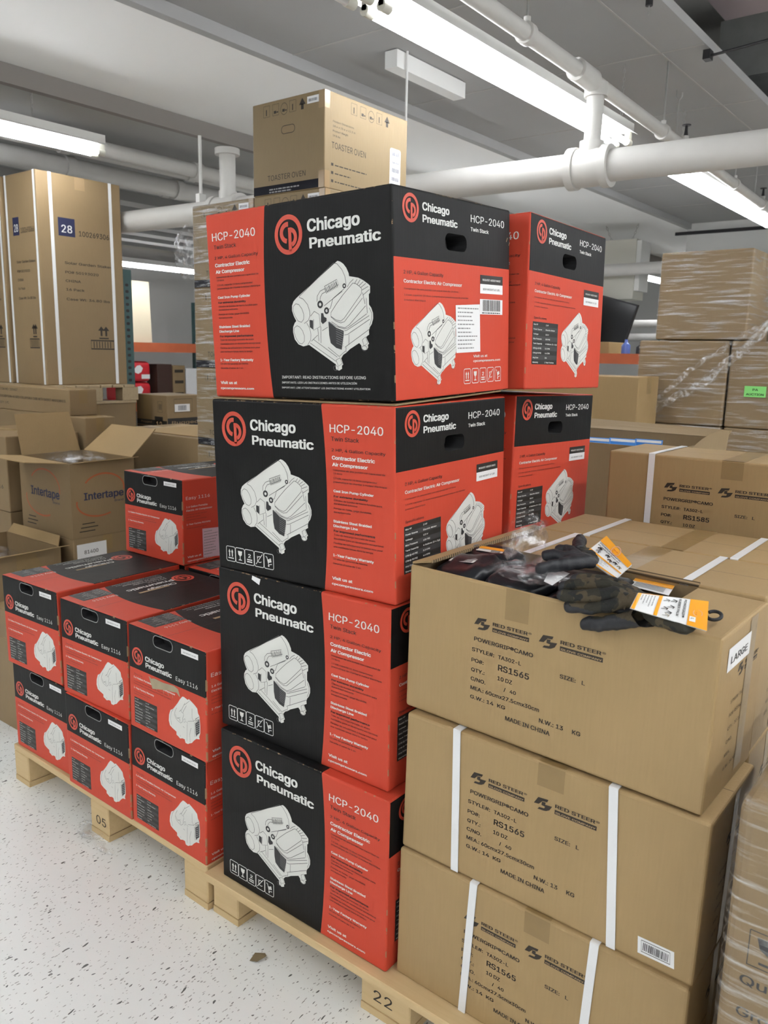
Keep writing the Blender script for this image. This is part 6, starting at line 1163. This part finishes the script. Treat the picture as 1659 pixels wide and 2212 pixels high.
for (y, W, H, m, lab) in ((7.13, .30, .62, 'brown', 'dark brown upright box on the far rack'), (7.44, .26, .60, 'kraft2', 'tan box with dark labels on the far rack'), (7.72, .25, .55, 'paper', 'white carton at the end of the far rack')):
    q = rbox('upright_box', .3, W, H, m, .01, 2); q.location = (-10.6, y, .585); tag(q, lab, 'box')
    if m == 'kraft2':
        p = Pr(endx(.3)); [p.rect(.04, z, .22, z+.05, 'kk', 1) for z in (.1, .3, .48)]; p.build('print', q)
# teal upright close by
o = empty('rack_upright', (-4.775, 2.70, 1.14)); tag(o, 'dark teal perforated rack post at the right edge of the tall carton', 'rack post')
mb = MB(); mb.box(0, .06, 0, .09, -1.14, .92, 'teal'); mb.build('post', o)
p = Pr(Fr((.0605, 0, 0), (0, 1, 0), (0, 0, 1)))
for k in range(19): p.poly(rrect(.045, -.1+.05*k, .03, .022, .008), 'k', 1)
p.build('slot_row', o)
# ---------------------------------------------------------------- background right
def wrapped(x, y, z, W, D, H, lab):
    q = carton('wrapped_carton', x, y, z, W, D, H, lab, 'kraft2', 'film-wrapped brown cartons', .008); wrap(q, W, D, H); return q
wrapped(-.575, 3.2, 1.545, .465, .42, .45, 'film-wrapped brown carton topping the stack at the right')
wl = wrapped(-.655, 3.19, 1.10, .47, .46, .44, 'film-wrapped brown carton on the left under the top one')
wr = wrapped(-.175, 3.2, 1.10, .50, .46, .44, 'film-wrapped brown carton with the green auction note')
p = Pr(front()); p.rect(.085, .16, .19, .215, 'green', 20); p.text('PA', .125, .192, .026, .015, 'k', 1, 21); p.text('AUCTION', .095, .168, .085, .015, 'k', 1, 21); p.build('paper_note', wr)['label'] = 'green paper note reading PA AUCTION'
wrapped(-.655, 3.19, .625, .47, .46, .472, 'film-wrapped brown carton at the lower left of the right stack, half hidden'); wrapped(-.175, 3.2, .625, .50, .46, .472, 'film-wrapped brown carton in the third layer at the right edge')
wrapped(-.655, 3.19, .15, .47, .46, .472, 'film-wrapped brown carton on the pallet, left'); wrapped(-.175, 3.2, .15, .50, .46, .472, 'film-wrapped brown carton on the pallet, right')
pallet('wooden_pallet', -.7, .36, 3.15, 3.70, 'wooden pallet under the film-wrapped stack at the right', mat='wood2', ztop=.148)
mb = MB(); pts_ = [Vector((.06, 3.14, 1.66)).lerp(Vector((-.66, 3.13, 1.10)), i/24) for i in range(25)]; rn = random.Random(5)
mb.tube([q+Vector((0, rn.uniform(-.006, .006), rn.uniform(-.012, .012)-.06*math.sin(i/24*3.14))) for i, q in enumerate(pts_)], [.020+.012*rn.random() for _ in pts_], 'rope', 9)
mb.tube([q+Vector((0, .02, rn.uniform(-.010, .010)+.05*math.sin(i/24*3.14))) for i, q in enumerate(pts_)], [.010+.010*rn.random() for _ in pts_], 'rope', 9)
o = mb.build('film_rope'); tag(o, 'twisted rope of clear film slanting across the wrapped cartons', 'plastic film')
o = open_carton('open_bin_carton', -.78, 1.75, 0, .85, .62, 1.115, 'large open carton holding blue folders behind the RS1585 carton', logo=None, flaps=())
m = MB(); H = 1.115; W = .85
prof = [(0, .62, .045), (.25, .62, .035), (.85, .62, .03)]
m.plate([(0.0, .62, H), (.85, .62, H), (.86, .66, H+.03), (-.01, .66, H+.045)], (0, -.6, .4), .004, 'kraft2'); m.build('flap', o)
m = MB(); n_ = 10
for i in range(n_):
    a0 = i/n_; a1 = (i+1)/n_; z = lambda a: H+.02*math.sin(a*3.1)-.07*(1-a)**2
    m.mesh([(.85, .02+.6*a0, H-.10), (.85, .02+.6*a1, H-.10), (.86, .02+.6*a1, z(a1)+.03), (.86, .02+.6*a0, z(a0)+.03)], [(0, 1, 2, 3), (3, 2, 1, 0)], 'kraft2')
m.build('flap', o)['label'] = 'curved side flap'
for i in range(6):
    m = MB(); m.box(0, .115, 0, .008, 0, .26, 'blue'); m.box(.004, .111, -.001, 0, .245, .256, 'paper'); q = m.build('blue_folder', loc=(-.72+.095*i, 1.86+.05*i, .852)); q.rotation_euler = (-.28, 0, .12); tag(q, 'blue folder in the large open carton, %s from the left' % ('first', 'second', 'third', 'fourth', 'fifth', 'sixth')[i], 'folder', 'blue folders')
for i in range(6):
    pass
q = carton('blue_packet', -.62, 2.12, .88, .10, .03, .285, 'blue and white packet standing higher than the folders', 'blue', tape=False, r=.003, cat='packet')
p = Pr(front()); p.rect(.005, .17, .095, .235, 'paper', 1); p.build('packet_label', q)
q = carton('brown_carton', -.69, 1.82, .02, .65, .48, .85, 'brown filler carton inside the large open carton', 'kraft2', tape=False)
q = carton('brown_carton', -1.35, 2.85, .67, .84, .28, .68, 'plain brown carton seen between the rear black stack and the wrapped stack', 'kraft'); q = carton('brown_carton', -1.35, 2.85, 0, .84, .28, .668, 'brown carton on the floor under the plain brown carton', 'kraft')
o = rack(-2.6, 0, 3.2, 'orange beam shelf beyond the hanging screen', (1.33, .5), 'storage_rack', .8, 'x', .08); o.location = (-2.6, 5.0, 0)
for i, (x, m, r, h, lab) in enumerate(((-1.50, 'bluebottle', .035, .13, 'blue bottle on the far orange shelf'), (-1.38, 'dk', .035, .11, 'dark bottle beside the blue one on the far shelf'), (-1.24, 'teal', .028, .14, 'slim dark green bottle on the far shelf'))):
    m_ = MB(); m_.tube([(0, 0, 0), (0, 0, h*.65), (0, 0, h*.8), (0, 0, h*.82), (0, 0, h)], [r, r, r*.45, r*.35, r*.35], m, 14); q = m_.build('bottle', loc=(x, 5.1, 1.461)); tag(q, lab, 'bottle', 'bottles on the far shelf')
q = carton('small_box', -1.95, 5.08, 1.461, .32, .3, .11, 'low tan box on the far orange shelf', 'kraft', tape=False, cat='box')
q = carton('brown_carton', -2.35, 5.1, .632, .5, .4, .66, 'carton on the lower far shelf at left', 'brown', tape=False); q = carton('brown_carton', -1.82, 5.1, .632, .33, .35, .62, 'dim carton in the middle of the lower far shelf', 'brown', tape=False); q = carton('orange_carton', -1.45, 5.1, .632, .2, .3, .63, 'orange carton on the lower far shelf', 'rackor', tape=False); q = carton('black_box', -1.2, 5.1, .632, .12, .3, .64, 'narrow black box on the lower far shelf', 'blackm', tape=False, cat='box')  # dark stock added, its colour standing for the shade under the shelf
for i, (x, y, W, H, lab) in enumerate(((-3.6, 12.0, 1.6, 1.9, 'tall brown carton far beyond the hanging screen'), (-1.9, 12.2, 1.5, 1.8, 'second tall brown carton far beyond the hanging screen'))):
    carton('brown_carton', x, y, 0, W, .8, H, lab, 'kraft2', tape=False)
